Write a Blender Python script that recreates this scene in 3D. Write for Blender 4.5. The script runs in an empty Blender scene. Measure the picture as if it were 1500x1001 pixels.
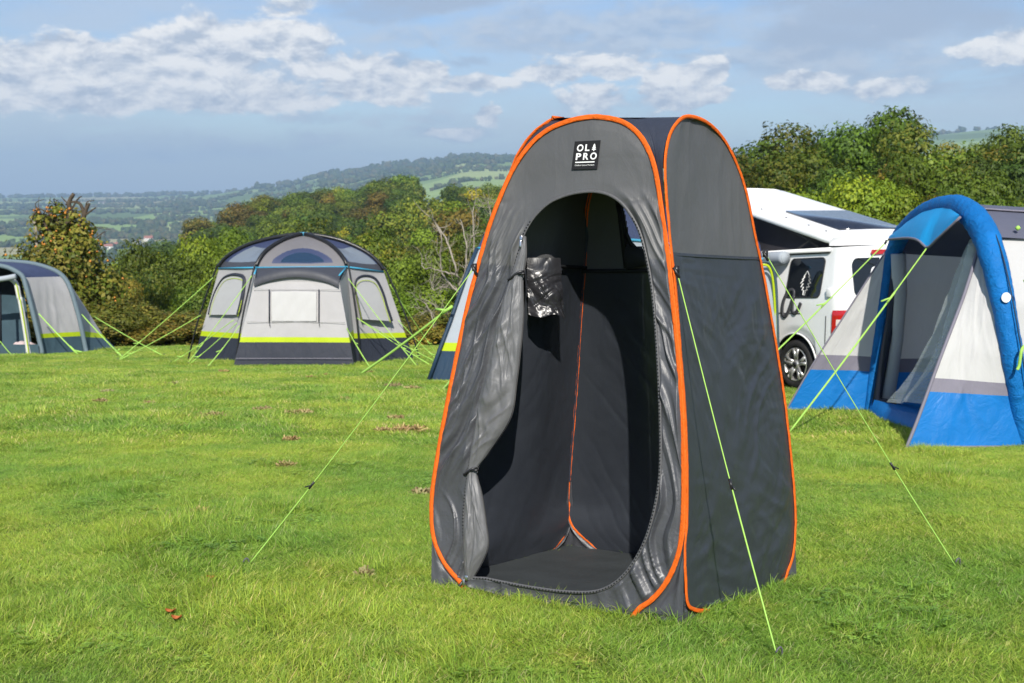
import bpy, math, random
import numpy as np
from mathutils import Vector
R = math.radians
rng = np.random.default_rng(7)
random.seed(7)
scene = bpy.context.scene
COL = scene.collection

# ------------------------------------------------------------------ camera model (used to place things at real distances)
FPX, HROW, GA, GB = 1600.0, 290.0, 1.2, 0.09
TH = math.atan((500.5 - HROW) / FPX)
CT, ST = math.cos(TH), math.sin(TH)

def ray(px, py):
    y = -(py - 500.5) / FPX
    return np.array([(px - 750.0) / FPX, CT + y * ST, -ST + y * CT])

def at(px, py, Y):
    r = ray(px, py)
    return r * (Y / r[1])

def G(px, py):                       # point of the campsite field seen at that pixel
    r = ray(px, py)
    return r * (-GA / (r[2] + GB * r[1]))

def V(a): return np.array(a, float)
def unit(v): return v / np.linalg.norm(v)

# ------------------------------------------------------------------ value noise
_L = np.random.default_rng(3).random((64, 64))
def vnoise(u, v, seed=0):
    u = np.asarray(u, float) + seed * 17.31
    v = np.asarray(v, float) + seed * 9.77
    iu, iv = np.floor(u).astype(int), np.floor(v).astype(int)
    fu, fv = u - iu, v - iv
    fu = fu * fu * fu * (fu * (fu * 6 - 15) + 10); fv = fv * fv * fv * (fv * (fv * 6 - 15) + 10)
    g = lambda a, b: _L[a % 64, b % 64]
    a = g(iu, iv) * (1 - fu) + g(iu + 1, iv) * fu
    b = g(iu, iv + 1) * (1 - fu) + g(iu + 1, iv + 1) * fu
    return (a * (1 - fv) + b * fv) * 2 - 1
def fbm(u, v, seed=0, o=4):
    s = 0; a = 1.0; t = 0
    for k in range(o):
        s = s + a * vnoise(np.asarray(u) * 2 ** k, np.asarray(v) * 2 ** k, seed + k * 3); t += a; a *= .5
    return s / t
def folds(u, v, ang, freq, aspect, seed):      # long thin creases running along direction ang (radians)
    c, s = math.cos(ang), math.sin(ang)
    a = u * c + v * s; b = -u * s + v * c
    b = b + .06 * vnoise(a * 3, b * 3, seed + 5)
    n = vnoise(a * freq / aspect, b * freq, seed)
    return (1 - np.abs(n) * 1.6)

def crease(u, v, ang, freq, aspect, seed):     # sharp narrow ridges
    c, s = math.cos(ang), math.sin(ang)
    a = u * c + v * s; b = -u * s + v * c
    b = b + .05 * vnoise(a * 4, b * 4, seed + 5)
    n = np.abs(vnoise(a * freq / aspect, b * freq, seed)) + .25 * np.abs(vnoise(a * freq / aspect * 2, b * freq * 2.1, seed + 2))
    return .8 * np.clip(1 - 1.5 * n, 0, 1) ** 1.15
def smooth(x, a, b):
    t = np.clip((np.asarray(x, float) - a) / (b - a), 0, 1); return t * t * (3 - 2 * t)

# ------------------------------------------------------------------ curves
def spline(pts, n=12, closed=False):
    P = np.array(pts, float); m = len(P); out = []
    rngi = range(m if closed else m - 1)
    for i in rngi:
        if closed: p0, p1, p2, p3 = P[(i - 1) % m], P[i], P[(i + 1) % m], P[(i + 2) % m]
        else: p0, p1, p2, p3 = P[max(i - 1, 0)], P[i], P[i + 1], P[min(i + 2, m - 1)]
        for k in range(n):
            t = k / n
            out.append(.5 * ((2 * p1) + (p2 - p0) * t + (2 * p0 - 5 * p1 + 4 * p2 - p3) * t * t + (3 * p1 - p0 - 3 * p2 + p3) * t ** 3))
    if not closed: out.append(P[-1])
    return np.array(out)
def resample(P, n, closed=False):
    P = np.asarray(P, float)
    if closed: P = np.vstack([P, P[:1]])
    d = np.r_[0, np.cumsum(np.linalg.norm(np.diff(P, axis=0), axis=1))]
    s = np.linspace(0, d[-1], n + 1 if closed else n)
    Q = np.stack([np.interp(s, d, P[:, k]) for k in range(P.shape[1])], 1)
    return Q[:-1] if closed else Q

# ------------------------------------------------------------------ mesh builder
class MB:
    def __init__(self): self.v = []; self.f = []; self.m = []; self.uv = []; self.n = 0; self.tint = None
    def add(self, v, f, mat=0, uv=None):
        v = np.asarray(v, float).reshape(-1, 3); o = self.n
        self.v.append(v); self.n += len(v)
        self.uv.append(np.asarray(uv, float) if uv is not None else v[:, :2] * 0 + np.stack([v[:, 0] + v[:, 1] * .37, v[:, 2] + v[:, 1] * .21], 1))
        for k, q in enumerate(f):
            self.f.append(tuple(int(i) + o for i in q)); self.m.append(mat if np.isscalar(mat) else int(mat[k]))
        return self
    def grid(self, P, mat=0, uv=None, wrap=False, skip=None):
        P = np.asarray(P, float); n, m = P.shape[:2]; f = []; mm = []
        mfun = callable(mat)
        for i in range(n - 1):
            for j in range(m if wrap else m - 1):
                j2 = (j + 1) % m
                if skip is not None and skip[i, j]: continue
                f.append((i * m + j, i * m + j2, (i + 1) * m + j2, (i + 1) * m + j))
                mm.append(mat((P[i, j] + P[i + 1, j2]) / 2, i, j) if mfun else mat)
        if uv is None:
            du = np.r_[0, np.cumsum(np.linalg.norm(np.diff(P[n // 2], axis=0), axis=1))]
            dv = np.r_[0, np.cumsum(np.linalg.norm(np.diff(P[:, m // 2], axis=0), axis=1))]
            uv = np.stack(np.meshgrid(du, dv), -1)
        return self.add(P.reshape(-1, 3), f, mm, np.asarray(uv).reshape(-1, 2))
    def tube(self, pts, r, seg=8, mat=0, caps=True, closed=False, flat=None, ref=None):
        P = np.asarray(pts, float); n = len(P)
        r = np.full(n, r, float) if np.isscalar(r) else np.asarray(r, float)
        if closed: T = np.roll(P, -1, 0) - np.roll(P, 1, 0)
        else: T = np.gradient(P, axis=0)
        T /= np.linalg.norm(T, axis=1)[:, None] + 1e-12
        up = V(ref) if ref is not None else (V([0, 0, 1]) if abs(T[0][2]) < .9 else V([1, 0, 0]))
        rings = []; nprev = None
        for i in range(n):
            a = up if (nprev is None or ref is not None) else nprev
            a = a - T[i] * a.dot(T[i])
            a = unit(a) if np.linalg.norm(a) > 1e-6 else unit(np.cross(T[i], V([.3, .5, .8])))
            nprev = a; b = np.cross(T[i], a)
            an = np.linspace(0, 2 * math.pi, seg, endpoint=False)
            fx = flat if flat else 1.0
            rings.append(P[i] + r[i] * (np.cos(an)[:, None] * a * fx + np.sin(an)[:, None] * b))
        o = np.array(rings)
        if closed: o = np.vstack([o, o[:1]])
        d = np.r_[0, np.cumsum(np.linalg.norm(np.diff(np.vstack([P, P[:1]]) if closed else P, axis=0), axis=1))]
        uv = np.stack(np.meshgrid(np.linspace(0, 2 * math.pi * r.mean(), seg), d), -1)
        self.grid(o, mat, uv, wrap=True)
        if caps and not closed:
            b = self.n - o.shape[0] * seg
            self.f.append(tuple(range(b + seg - 1, b - 1, -1))); self.m.append(mat)
            e = self.n - seg
            self.f.append(tuple(range(e, e + seg))); self.m.append(mat)
        return self
    def hexa(self, c8, mat=0):       # 8 corners: bottom 4 ccw, top 4 ccw
        return self.add(c8, [(3, 2, 1, 0), (4, 5, 6, 7), (0, 1, 5, 4), (1, 2, 6, 5), (2, 3, 7, 6), (3, 0, 4, 7)], mat)
    def box(self, c, s, mat=0, ax=None):
        c = V(c); X, Y, Z = [V(a) for a in (ax if ax is not None else np.eye(3))]
        q = []
        for z in (-.5, .5):
            for x, y in ((-.5, -.5), (.5, -.5), (.5, .5), (-.5, .5)):
                q.append(c + X * x * s[0] + Y * y * s[1] + Z * z * s[2])
        return self.hexa(q, mat)
    def build(self, name, mats, parent=None, smooth=True, bevel=0, solid=0):
        me = bpy.data.meshes.new(name)
        v = np.vstack(self.v); off = V(parent['base']) if parent is not None and 'base' in parent else np.zeros(3)
        v = v - off
        me.from_pydata(v.tolist(), [], self.f)
        for m in (mats if isinstance(mats, (list, tuple)) else [mats]): me.materials.append(m)
        me.polygons.foreach_set('material_index', np.array(self.m, np.int32))
        me.polygons.foreach_set('use_smooth', np.full(len(self.f), smooth, bool))
        uvl = me.uv_layers.new(name='UVMap'); uv = np.vstack(self.uv)
        li = np.empty(len(me.loops), np.int32); me.loops.foreach_get('vertex_index', li)
        uvl.data.foreach_set('uv', uv[li].astype(np.float32).ravel())
        me.validate(); me.update()
        o = bpy.data.objects.new(name, me); COL.objects.link(o)
        if parent is not None: o.parent = parent
        if parent is not None and 'base' in parent: o['base'] = [float(a) for a in off]
        if bevel:
            b = o.modifiers.new('bevel', 'BEVEL'); b.width = bevel; b.segments = 2; b.limit_method = 'ANGLE'
        if solid:
            b = o.modifiers.new('solid', 'SOLIDIFY'); b.thickness = solid; b.offset = 0
        return o

def tag(o, label=None, cat=None, group=None, kind=None):
    if label: o['label'] = label
    if cat: o['category'] = cat
    if group: o['group'] = group
    if kind: o['kind'] = kind
    return o
def thing(name, label, cat, base, group=None):
    o = bpy.data.objects.new(name, None); COL.objects.link(o)
    o.location = [float(a) for a in base]; o['base'] = [float(a) for a in base]
    o.empty_display_size = .2
    return tag(o, label, cat, group)

# ------------------------------------------------------------------ node helpers / materials
class NT:
    def __init__(self, tree): self.t = tree; self.t.nodes.clear()
    def n(self, typ, props=None, **inp):
        nd = self.t.nodes.new(typ)
        for k, val in (props or {}).items(): setattr(nd, k, val)
        for k, val in inp.items():
            key = int(k[1:]) if k[0] == 'i' and k[1:].isdigit() else k.replace('_', ' ')
            self.set(nd, key, val)
        return nd
    def set(self, nd, key, val):
        s = nd.inputs[key]
        if isinstance(val, bpy.types.NodeSocket): self.t.links.new(val, s)
        elif isinstance(val, bpy.types.Node): self.t.links.new(val.outputs[0], s)
        else:
            try: s.default_value = val
            except Exception:
                s.default_value = tuple(val) + (1.0,) if hasattr(val, '__len__') else val
    def math(self, op, a, b=0.0, c=None, clamp=False):
        nd = self.n('ShaderNodeMath', {'operation': op, 'use_clamp': clamp}, i0=a, i1=b)
        if c is not None: self.set(nd, 2, c)
        return nd.outputs[0]
    def vm(self, op, a, b=(0, 0, 0)):
        nd = self.n('ShaderNodeVectorMath', {'operation': op}, i0=a, i1=b)
        return nd.outputs[1] if op in ('LENGTH', 'DOT_PRODUCT') else nd.outputs[0]
    def mix(self, f, a, b, typ='MIX'):
        nd = self.t.nodes.new('ShaderNodeMix'); nd.data_type = 'RGBA'; nd.blend_type = typ
        self.set(nd, 0, f); self.set(nd, 6, c4(a)); self.set(nd, 7, c4(b))
        return nd.outputs[2]
    def rng(self, x, a, b, c=0.0, d=1.0, smooth=False):
        nd = self.n('ShaderNodeMapRange', {'interpolation_type': 'SMOOTHSTEP' if smooth else 'LINEAR'}, i0=x, i1=a, i2=b, i3=c, i4=d)
        return nd.outputs[0]
    def noise(self, vec, scale, detail=4, rough=.55, dist=0.0, out=0):
        nd = self.n('ShaderNodeTexNoise', None, Vector=vec, Scale=scale, Detail=detail, Roughness=rough, Distortion=dist)
        return nd.outputs[out]
def c4(c):
    if isinstance(c, (tuple, list)) and len(c) == 3: return (*c, 1.0)
    return c
def newmat(name):
    m = bpy.data.materials.new(name); m.use_nodes = True
    return m, NT(m.node_tree)
def srgb(r, g, b):
    f = lambda c: (c / 255) / 12.92 if c <= 10 else (((c / 255) + .055) / 1.055) ** 2.4
    return (f(r), f(g), f(b))

def fabric(name, col, rough=.6, spec=.3, transl=.0, bump=.4, bscale=9.0, fine=.12, var=.12, sheen=0.0, tcol=None, stretch=(1, .35)):
    m, t = newmat(name)
    uv = t.n('ShaderNodeUVMap')
    st = t.vm('MULTIPLY', uv.outputs[0], (stretch[0], stretch[1], 1))
    n1 = t.noise(st, bscale, 5, .55, .8)
    n2 = t.noise(uv.outputs[0], bscale * .35, 4, .6, 1.5)
    weave = t.noise(uv.outputs[0], 900, 1, .5)
    ridge = t.math('ABSOLUTE', t.math('SUBTRACT', n1, .5))
    h = t.math('ADD', t.math('MULTIPLY', ridge, 1.6), t.math('MULTIPLY', n2, .9))
    b1 = t.n('ShaderNodeBump', None, Strength=bump, Distance=.02, Height=h)
    b2 = t.n('ShaderNodeBump', None, Strength=fine, Distance=.001, Height=weave, Normal=b1.outputs[0])
    dirt = t.noise(uv.outputs[0], 3.1, 5, .65)
    f = t.rng(dirt, .3, .7, -var, var)
    colv = t.vm('SCALE', c3n(t, col)); nd = colv.node; t.set(nd, 'Scale', t.math('ADD', 1.0, f))
    p = t.n('ShaderNodeBsdfPrincipled', None, Base_Color=colv, Roughness=t.rng(n2, .3, .7, rough - .06, rough + .06), Normal=b2.outputs[0])
    p.inputs['Specular IOR Level'].default_value = spec
    if sheen: p.inputs['Sheen Weight'].default_value = sheen
    out = t.n('ShaderNodeOutputMaterial')
    if transl > 0:
        tr = t.n('ShaderNodeBsdfTranslucent', None, Color=c4(tcol or col), Normal=b1.outputs[0])
        mx = t.n('ShaderNodeMixShader', None, i0=transl, i1=p.outputs[0], i2=tr.outputs[0])
        t.set(out, 0, mx)
    else: t.set(out, 0, p)
    return m
def c3n(t, col):
    nd = t.n('ShaderNodeRGB'); nd.outputs[0].default_value = (*col, 1); return nd.outputs[0]
def plain(name, col, rough=.5, spec=.5, metal=0.0, coat=0.0, nscale=20, var=.1, bump=.0):
    m, t = newmat(name)
    tc = t.n('ShaderNodeTexCoord')
    ns = t.noise(tc.outputs['Object'], nscale, 4, .6)
    f = t.rng(ns, .3, .7, 1 - var, 1 + var)
    colv = t.vm('SCALE', c3n(t, col)); t.set(colv.node, 'Scale', f)
    p = t.n('ShaderNodeBsdfPrincipled', None, Base_Color=colv, Roughness=t.rng(ns, .3, .7, max(.02, rough - .07), rough + .07), Metallic=metal)
    p.inputs['Specular IOR Level'].default_value = spec
    if coat: p.inputs['Coat Weight'].default_value = coat; p.inputs['Coat Roughness'].default_value = .05
    if bump:
        b = t.n('ShaderNodeBump', None, Strength=bump, Distance=.01, Height=ns); t.set(p, 'Normal', b)
    t.set(t.n('ShaderNodeOutputMaterial'), 0, p)
    return m
def film(name, col, alpha, rough=.12, bump=.5):   # clear plastic sheet
    m, t = newmat(name)
    uv = t.n('ShaderNodeUVMap')
    n = t.noise(uv.outputs[0], 7, 4, .6, 1.0)
    b = t.n('ShaderNodeBump', None, Strength=bump, Distance=.02, Height=n)
    p = t.n('ShaderNodeBsdfPrincipled', None, Base_Color=c4(col), Roughness=rough, Normal=b.outputs[0])
    tr = t.n('ShaderNodeBsdfTransparent')
    mx = t.n('ShaderNodeMixShader', None, i0=alpha, i1=tr.outputs[0], i2=p.outputs[0])
    t.set(t.n('ShaderNodeOutputMaterial'), 0, mx)
    return m
# ---------------- tuning values
HAZE = 1.9e-4
SKY = .07; SUNE = 4.4; EXPO = .55
HORMUL = (1.02, 1.10, 1.28); ZENMUL = (.96, 1.05, 1.26)
HAZEC = (.54, .69, .90)
CLW = (1.06, 1.05, 1.03); CLD = (.54, .61, .72); CLG = (.42, .51, .66); CLS = (.62, .69, .79)
CL_WHITE = [(60,122,100,64,1.0),(10,145,90,55,1.0),(110,105,95,48,.95),(215,110,130,60,.9),(300,92,150,68,1.05),(330,145,200,42,1.0),(190,150,190,40,.9),(420,75,110,52,.9),(430,25,70,34,.65),(520,105,125,36,.95),(555,133,120,36,1.15),(440,150,95,22,1.0),(625,115,60,32,1.0),(700,128,100,30,.8),(800,112,100,24,.75),(890,100,120,26,.8),(970,125,48,34,1.1),(1025,115,52,34,1.1),(1000,148,95,24,.95),(1160,132,80,24,.9),(1440,98,95,26,.9),(1490,88,80,32,.95),(715,176,36,18,.8),(870,145,110,36,.7),(650,200,100,16,.65),(1280,138,100,18,.7),(60,165,150,26,.7)]
CL_GREY = [(620,8,200,36,1.1),(560,28,130,26,.85),(1350,40,260,66,.95),(1180,80,200,46,.8),(1480,115,140,44,.75),(1150,20,150,30,.75),(1050,100,140,34,.65),(590,95,46,20,.8),(680,90,60,12,.7),(810,78,180,26,.55),(1350,140,220,28,.6),(450,95,70,24,.7),(300,170,300,22,.5)]
CL_SOFT = [(900,55,320,60,.85),(1250,110,320,50,.75),(700,60,260,40,.65),(560,180,300,26,.6),(300,215,360,30,.65),(650,200,140,22,.8),(480,215,80,24,.7),(900,160,220,40,.7),(1250,135,220,28,.7),(140,235,150,22,.6),(250,230,100,18,.65),(780,115,140,34,.6),(1040,90,160,34,.7),(120,120,220,70,.6),(420,110,260,70,.6)]
# ------------------------------------------------------------------ palette
M = dict(
 orange=fabric('orange_binding', (.78, .135, .010), .65, .25, .1, .5, 30, .1, .06),
 grey_up=fabric('grey_polyester', (.084, .085, .088), .5, .5, 0, .16, 9, .25, .07),
 grey_lo=fabric('charcoal_nylon', (.027, .031, .040), .40, .65, 0, .07, 10, .12, .1),
 grey_front=fabric('charcoal_nylon_lit', (.057, .059, .067), .44, .6, 0, .16, 20, .15, .08, stretch=(1, .6)),  # lighter copy of the charcoal nylon, the front's stronger reflection put into its colour
 flap=fabric('grey_nylon_roll', (.118, .118, .123), .47, .5, .0, .18, 14, .15, .1),
 inner=fabric('dark_groundsheet', (.042, .048, .052), .65, .25, 0, .15, 7, .3, .15),
 roofmesh=fabric('navy_roof_nylon', (.03, .036, .055), .5, .35, .05, .3, 12, .2, .1),
 tape=plain('black_tape', (.012, .013, .015), .6, .3),
 zipm=plain('zip_grey', (.09, .09, .095), .5, .4, nscale=300, var=.35),
 metal=plain('steel', (.6, .6, .62), .25, .5, 1.0),
 blackp=plain('black_plastic', (.015, .015, .017), .4, .5),
 pouch=fabric('shiny_black_vinyl', (.022, .022, .025), .30, .42, 0, .22, 6, .0, .1, stretch=(1, 1)),
 logo_w=plain('white_print', (.78, .78, .77), .6, .3, var=.03),
 logo_b=plain('black_print', (.014, .014, .016), .7, .2, var=.1),
 lime=fabric('lime_cord', (.40, .68, .13), .6, .3, .1, .2, 60, .3, .08),
 limeband=fabric('lime_band', (.44, .56, .012), .6, .25, .12, .2, 9, .1, .06),
 pale=fabric('pale_grey_canvas', (.43, .42, .425), .7, .2, .12, .3, 5, .1, .05),
 pale2=fabric('cool_grey_canvas', (.39, .43, .475), .7, .2, .15, .3, 5, .1, .05),
 white=fabric('white_canvas', (.58, .575, .57), .65, .25, .24, .3, 6, .1, .04, stretch=(1, .2)),
 navy=fabric('navy_skirt', (.026, .030, .045), .6, .3, .03, .45, 5, .1, .1),
 teal=fabric('slate_blue_skirt', (.048, .085, .108), .55, .3, .04, .45, 5, .1, .1),
 dnavy=fabric('dark_blue_skirt', (.018, .042, .078), .55, .3, .04, .45, 5, .1, .1),
 roofn=fabric('navy_roof', (.042, .055, .115), .5, .35, .06, .25, 4, .1, .08),
 roofg=fabric('grey_roof', (.16, .155, .165), .6, .3, .08, .3, 5, .1, .06),
 dkgrey=fabric('dark_grey_roof', (.052, .055, .068), .55, .35, .05, .3, 5, .1, .08),
 blue=fabric('bright_blue_nylon', (.006, .16, .48), .52, .28, .12, .5, 8, .1, .08, tcol=(.01, .2, .75), stretch=(.5, .5)),
 blue_sl=fabric('blue_sleeve', (.006, .15, .45), .6, .18, .1, .9, 13, .2, .18, tcol=(.01, .2, .75), stretch=(1, 1)),
 blue2=fabric('light_blue_nylon', (.012, .33, .72), .5, .3, .15, .25, 8, .1, .06, tcol=(.01, .3, .75)),
 greyband=fabric('mauve_grey_band', (.20, .19, .235), .65, .25, .1, .3, 8, .1, .06),
 roofm=fabric('slate_roof', (.10, .105, .145), .55, .35, .05, .25, 3, .1, .06),
 cyan=plain('cyan_piping', (.05, .32, .50), .5),
 beam=fabric('teal_air_beam', (.13, .18, .21), .6, .3, .1, .3, 10, .1, .05),
 beamw=fabric('cream_air_beam', (.62, .62, .58), .6, .3, .1, .3, 10, .1, .05),
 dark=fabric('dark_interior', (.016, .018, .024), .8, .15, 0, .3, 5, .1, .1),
 tint=film('tinted_window_film', (.20, .235, .28), .88, .3, .4),
 tintd=film('dark_window_film', (.02, .045, .09), .85, .12, .3),
 mesh=fabric('grey_mesh_window', (.44, .44, .45), .7, .2, .1, .2, 6, .3, .05),
 clear=film('clear_pvc', (.55, .6, .6), .40, .12, .9),
 clearw=film('clear_window', (.6, .62, .64), .22, .1, .4),
 pole=plain('black_pole', (.012, .012, .013), .35, .5),
 vanw=plain('white_paint', (.80, .80, .795), .38, .4, coat=.2, var=.02),
 vang=plain('dark_glass', (.006, .008, .012), .05, .7, var=.1),
 rubber=plain('tyre_rubber', (.02, .02, .02), .8, .3, var=.2, bump=.2),
 alloy=plain('alloy_rim', (.55, .54, .52), .3, .5, .7, var=.05),
 red=plain('red_lens', (.42, .008, .010), .12, .6, coat=.5, var=.1),
 lensw=plain('white_lens', (.62, .55, .52), .15, .6, coat=.5, var=.1),
 bellows=fabric('dark_bellows', (.026, .025, .030), .7, .25, .03, .3, 5, .2, .1),
 solar=plain('solar_panel', (.012, .017, .032), .12, .6, coat=.8, var=.2),
 vanor=plain('orange_trim', (.72, .17, .012), .4, .5, var=.03),
 vandark=plain('shut_line', (.03, .03, .032), .6, .3),  # near-black colour of the van's seals, gaps, struts and underside
 greytint=plain('grey_decal', (.055, .055, .06), .4, .4),
 blanket=fabric('pink_blanket', (.62, .50, .50), .85, .1, 0, .8, 20, .3, .3),
)

# ================================================================== LAND
COLS = [-300, 0, 200, 300, 400, 500, 600, 700, 850, 1050, 1150, 1500, 1900]
_near = [(26, -3.5), (36, -6.2)]
PROF = {
 -300: _near + [(80, -20), (200, -45), (500, -72), (900, -85), (1500, -88), (2200, -77), (3000, -57), (4000, -36), (5500, -12), (7000, 3), (8200, -20)],
 0:    _near + [(80, -20), (200, -45), (500, -72), (900, -85), (1500, -88), (2200, -77), (3000, -57), (4000, -36), (5500, -12), (7000, 3), (8200, -20)],
 200:  _near + [(80, -15), (150, -17), (210, -20), (300, -36), (500, -66), (900, -84), (1500, -87), (2200, -76), (3000, -52), (4000, -28), (5500, -5), (7000, 14), (8200, -10)],
 300:  _near + [(60, -12), (120, -18), (250, -16.5), (330, -15), (430, -28), (600, -58), (1000, -82), (1500, -85), (2200, -70), (3000, -44), (4000, -15), (5500, 12), (7000, 20), (8200, 0)],
 400:  _near + [(60, -12), (120, -18), (250, -16), (380, -9), (480, -14), (700, -42), (1100, -76), (1800, -75), (2600, -42), (3500, 0), (4500, 42), (5500, 48), (8200, 0)],
 500:  _near + [(60, -12), (120, -17), (250, -15), (390, -7), (480, -9), (700, -36), (1100, -60), (1800, -55), (2600, -18), (3500, 42), (4500, 92), (5500, 70), (8200, 0)],
 600:  _near + [(60, -12), (120, -16), (250, -11), (390, -3), (470, -4), (700, -25), (1100, -45), (1800, -30), (2600, 20), (3500, 78), (4500, 132), (5500, 100), (8200, 0)],
 700:  _near + [(60, -11), (120, -13), (200, -10), (300, -7), (450, -9), (700, -20), (1100, -30), (1800, 0), (2600, 48), (3500, 108), (4300, 152), (5500, 110), (8200, 0)],
 850:  _near + [(60, -9), (120, -10), (200, -8), (300, -6), (450, -9), (700, -20), (1100, -30), (1800, 0), (2600, 48), (3500, 108), (4300, 152), (5500, 110), (8200, 0)],
 1050: [(26, -3.5), (36, -5.6), (60, -7), (120, -7), (300, -6), (700, -18), (1800, 0), (3000, 78), (4300, 150), (5500, 110), (8200, 0)],
 1150: [(26, -3.5), (36, -5.4), (60, -6.4), (120, -6), (300, -5), (700, -15), (1800, 0), (3000, 90), (4300, 180), (5500, 130), (8200, 0)],
 1500: [(26, -3.5), (36, -5.2), (60, -6), (120, -5), (300, -5), (700, -10), (1800, 10), (3000, 130), (4300, 250), (5500, 180), (8200, 0)],
 1900: [(26, -3.5), (36, -5.2), (60, -6), (120, -5), (300, -5), (700, -10), (1800, 10), (3000, 130), (4300, 250), (5500, 180), (8200, 0)],
}
_lr = np.log(np.geomspace(20, 9000, 160))
_tab = np.array([np.interp(_lr, np.log([p[0] for p in PROF[c]]), [p[1] for p in PROF[c]]) for c in COLS])
def land(x, y):
    x = np.asarray(x, float); y = np.asarray(y, float)
    r = np.hypot(x, y) + 1e-6
    a = np.clip(np.arctan2(x, np.where(np.abs(y) < 1e-6, 1e-6, y)), -1.0, 1.0)
    px = np.clip(750 + 1600 * np.tan(a), -299, 1899)
    ci = np.clip(np.searchsorted(COLS, px, side='right') - 1, 0, len(COLS) - 2)
    cc = np.array(COLS, float); t = (px - cc[ci]) / (cc[ci + 1] - cc[ci]); t = t * t * (3 - 2 * t)
    k = (np.log(np.clip(r, 20, 8999)) - _lr[0]) / (_lr[1] - _lr[0]); ki = np.clip(k.astype(int), 0, 158); kf = k - ki
    z = (_tab[ci, ki] * (1 - kf) + _tab[ci, ki + 1] * kf) * (1 - t) + (_tab[ci + 1, ki] * (1 - kf) + _tab[ci + 1, ki + 1] * kf) * t
    z = z + fbm(x / 420, y / 420, 4, 3) * np.clip((r - 300) / 3000, 0, 1) * 9
    pl = -(GA + GB * np.clip(y, -12, 27.5))
    pl = pl + .012 * fbm(x / 1.3, y / 1.3, 2, 2) * smooth(r, 1, 3)
    w = smooth(r, 25.5, 38)
    return pl * (1 - w) + z * w
def hit(px, py, rmin=200, rmax=8000):
    d = ray(px, py)
    s = np.geomspace(rmin, rmax, 900)
    p = d[None] * (s / d[1])[:, None]
    b = p[:, 2] < land(p[:, 0], p[:, 1])
    if not b.any(): return None
    return p[np.argmax(b)]

def make_land():
    m, t = newmat('land')
    geo = t.n('ShaderNodeNewGeometry'); P = geo.outputs['Position']
    ln = t.vm('LENGTH', t.vm('MULTIPLY', P, (1, 1, 0)))
    # lawn
    a = t.noise(P, .7, 5, .6); b = t.noise(P, 6, 5, .65); c = t.noise(P, 45, 4, .7)
    lawn = t.mix(t.rng(a, .35, .65), (.12, .18, .03), (.19, .25, .045))
    lawn = t.mix(t.rng(b, .55, .75, 0, .6), lawn, (.15, .16, .045))
    lawn = t.mix(t.rng(c, .42, .66, 0, .7), lawn, (.035, .06, .012))
    # valley fields
    st = t.vm('MULTIPLY', P, (.0042, .0019, 0))
    wob = t.n('ShaderNodeTexNoise', None, Vector=t.vm('MULTIPLY', P, (.002, .002, 0)), Scale=1.0, Detail=2)
    st2 = t.vm('ADD', st, t.vm('MULTIPLY', wob.outputs['Color'], (.35, .35, 0)))
    vo = t.n('ShaderNodeTexVoronoi', {'voronoi_dimensions': '2D'}, Vector=st2, Scale=.75)
    cr = t.n('ShaderNodeValToRGB'); e = cr.color_ramp; e.interpolation = 'CONSTANT'
    sep = t.n('ShaderNodeSeparateColor', None, i0=vo.outputs['Color'])
    t.set(cr, 0, sep.outputs[0])
    colsf = [(0, (.19, .28, .08)), (.2, (.25, .36, .10)), (.36, (.36, .42, .16)), (.5, (.11, .17, .05)), (.62, (.28, .38, .12)), (.76, (.40, .36, .20)), (.88, (.17, .13, .09)), (.94, (.17, .26, .07))]
    e.elements[0].color = (*colsf[0][1], 1); e.elements[1].position = colsf[1][0]; e.elements[1].color = (*colsf[1][1], 1)
    for p_, c_ in colsf[2:]:
        q = e.elements.new(p_); q.color = (*c_, 1)
    fn = t.noise(P, .02, 6, .7)
    valley = t.mix(t.rng(fn, .35, .65, 0, .35), cr.outputs[0], (.12, .17, .05))
    scrub = t.mix(t.rng(t.noise(P, .15, 5, .7), .35, .65), (.04, .055, .015), (.085, .09, .03))
    col = t.mix(t.rng(ln, 24, 29, 0, 1), lawn, scrub)
    col = t.mix(t.rng(ln, 520, 640, 0, 1), col, valley)
    bp = t.n('ShaderNodeBump', None, Strength=.6, Distance=.05, Height=t.noise(P, 30, 5, .7))
    p = t.n('ShaderNodeBsdfPrincipled', None, Base_Color=col, Roughness=.9, Normal=bp.outputs[0])
    p.inputs['Specular IOR Level'].default_value = .15
    t.set(t.n('ShaderNodeOutputMaterial'), 0, p)
    az = np.concatenate([np.linspace(-math.pi, -.62, 50, endpoint=False), np.linspace(-.62, .62, 220, endpoint=False), np.linspace(.62, math.pi, 51)[:-1]])
    rr = np.concatenate([np.linspace(.4, 40, 90, endpoint=False), np.geomspace(40, 8000, 130)])
    X = rr[:, None] * np.sin(az)[None]; Y = rr[:, None] * np.cos(az)[None]
    Z = land(X, Y)
    mb = MB(); mb.grid(np.stack([X, Y, Z], -1), 0, np.stack([X, Y], -1), wrap=True)
    cz = float(land(0, 0)); k = mb.n; mb.add([[0, 0, cz]], []); m_ = len(az)
    for j in range(m_): mb.f.append((k, (j + 1) % m_, j)); mb.m.append(0)
    o = mb.build('ground', m); tag(o, 'mown green campsite field running down to a wooded valley and distant hills', 'ground', kind='structure')
    # brown ploughed strip seen on the ridge
    return o
GROUND = make_land()
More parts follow.
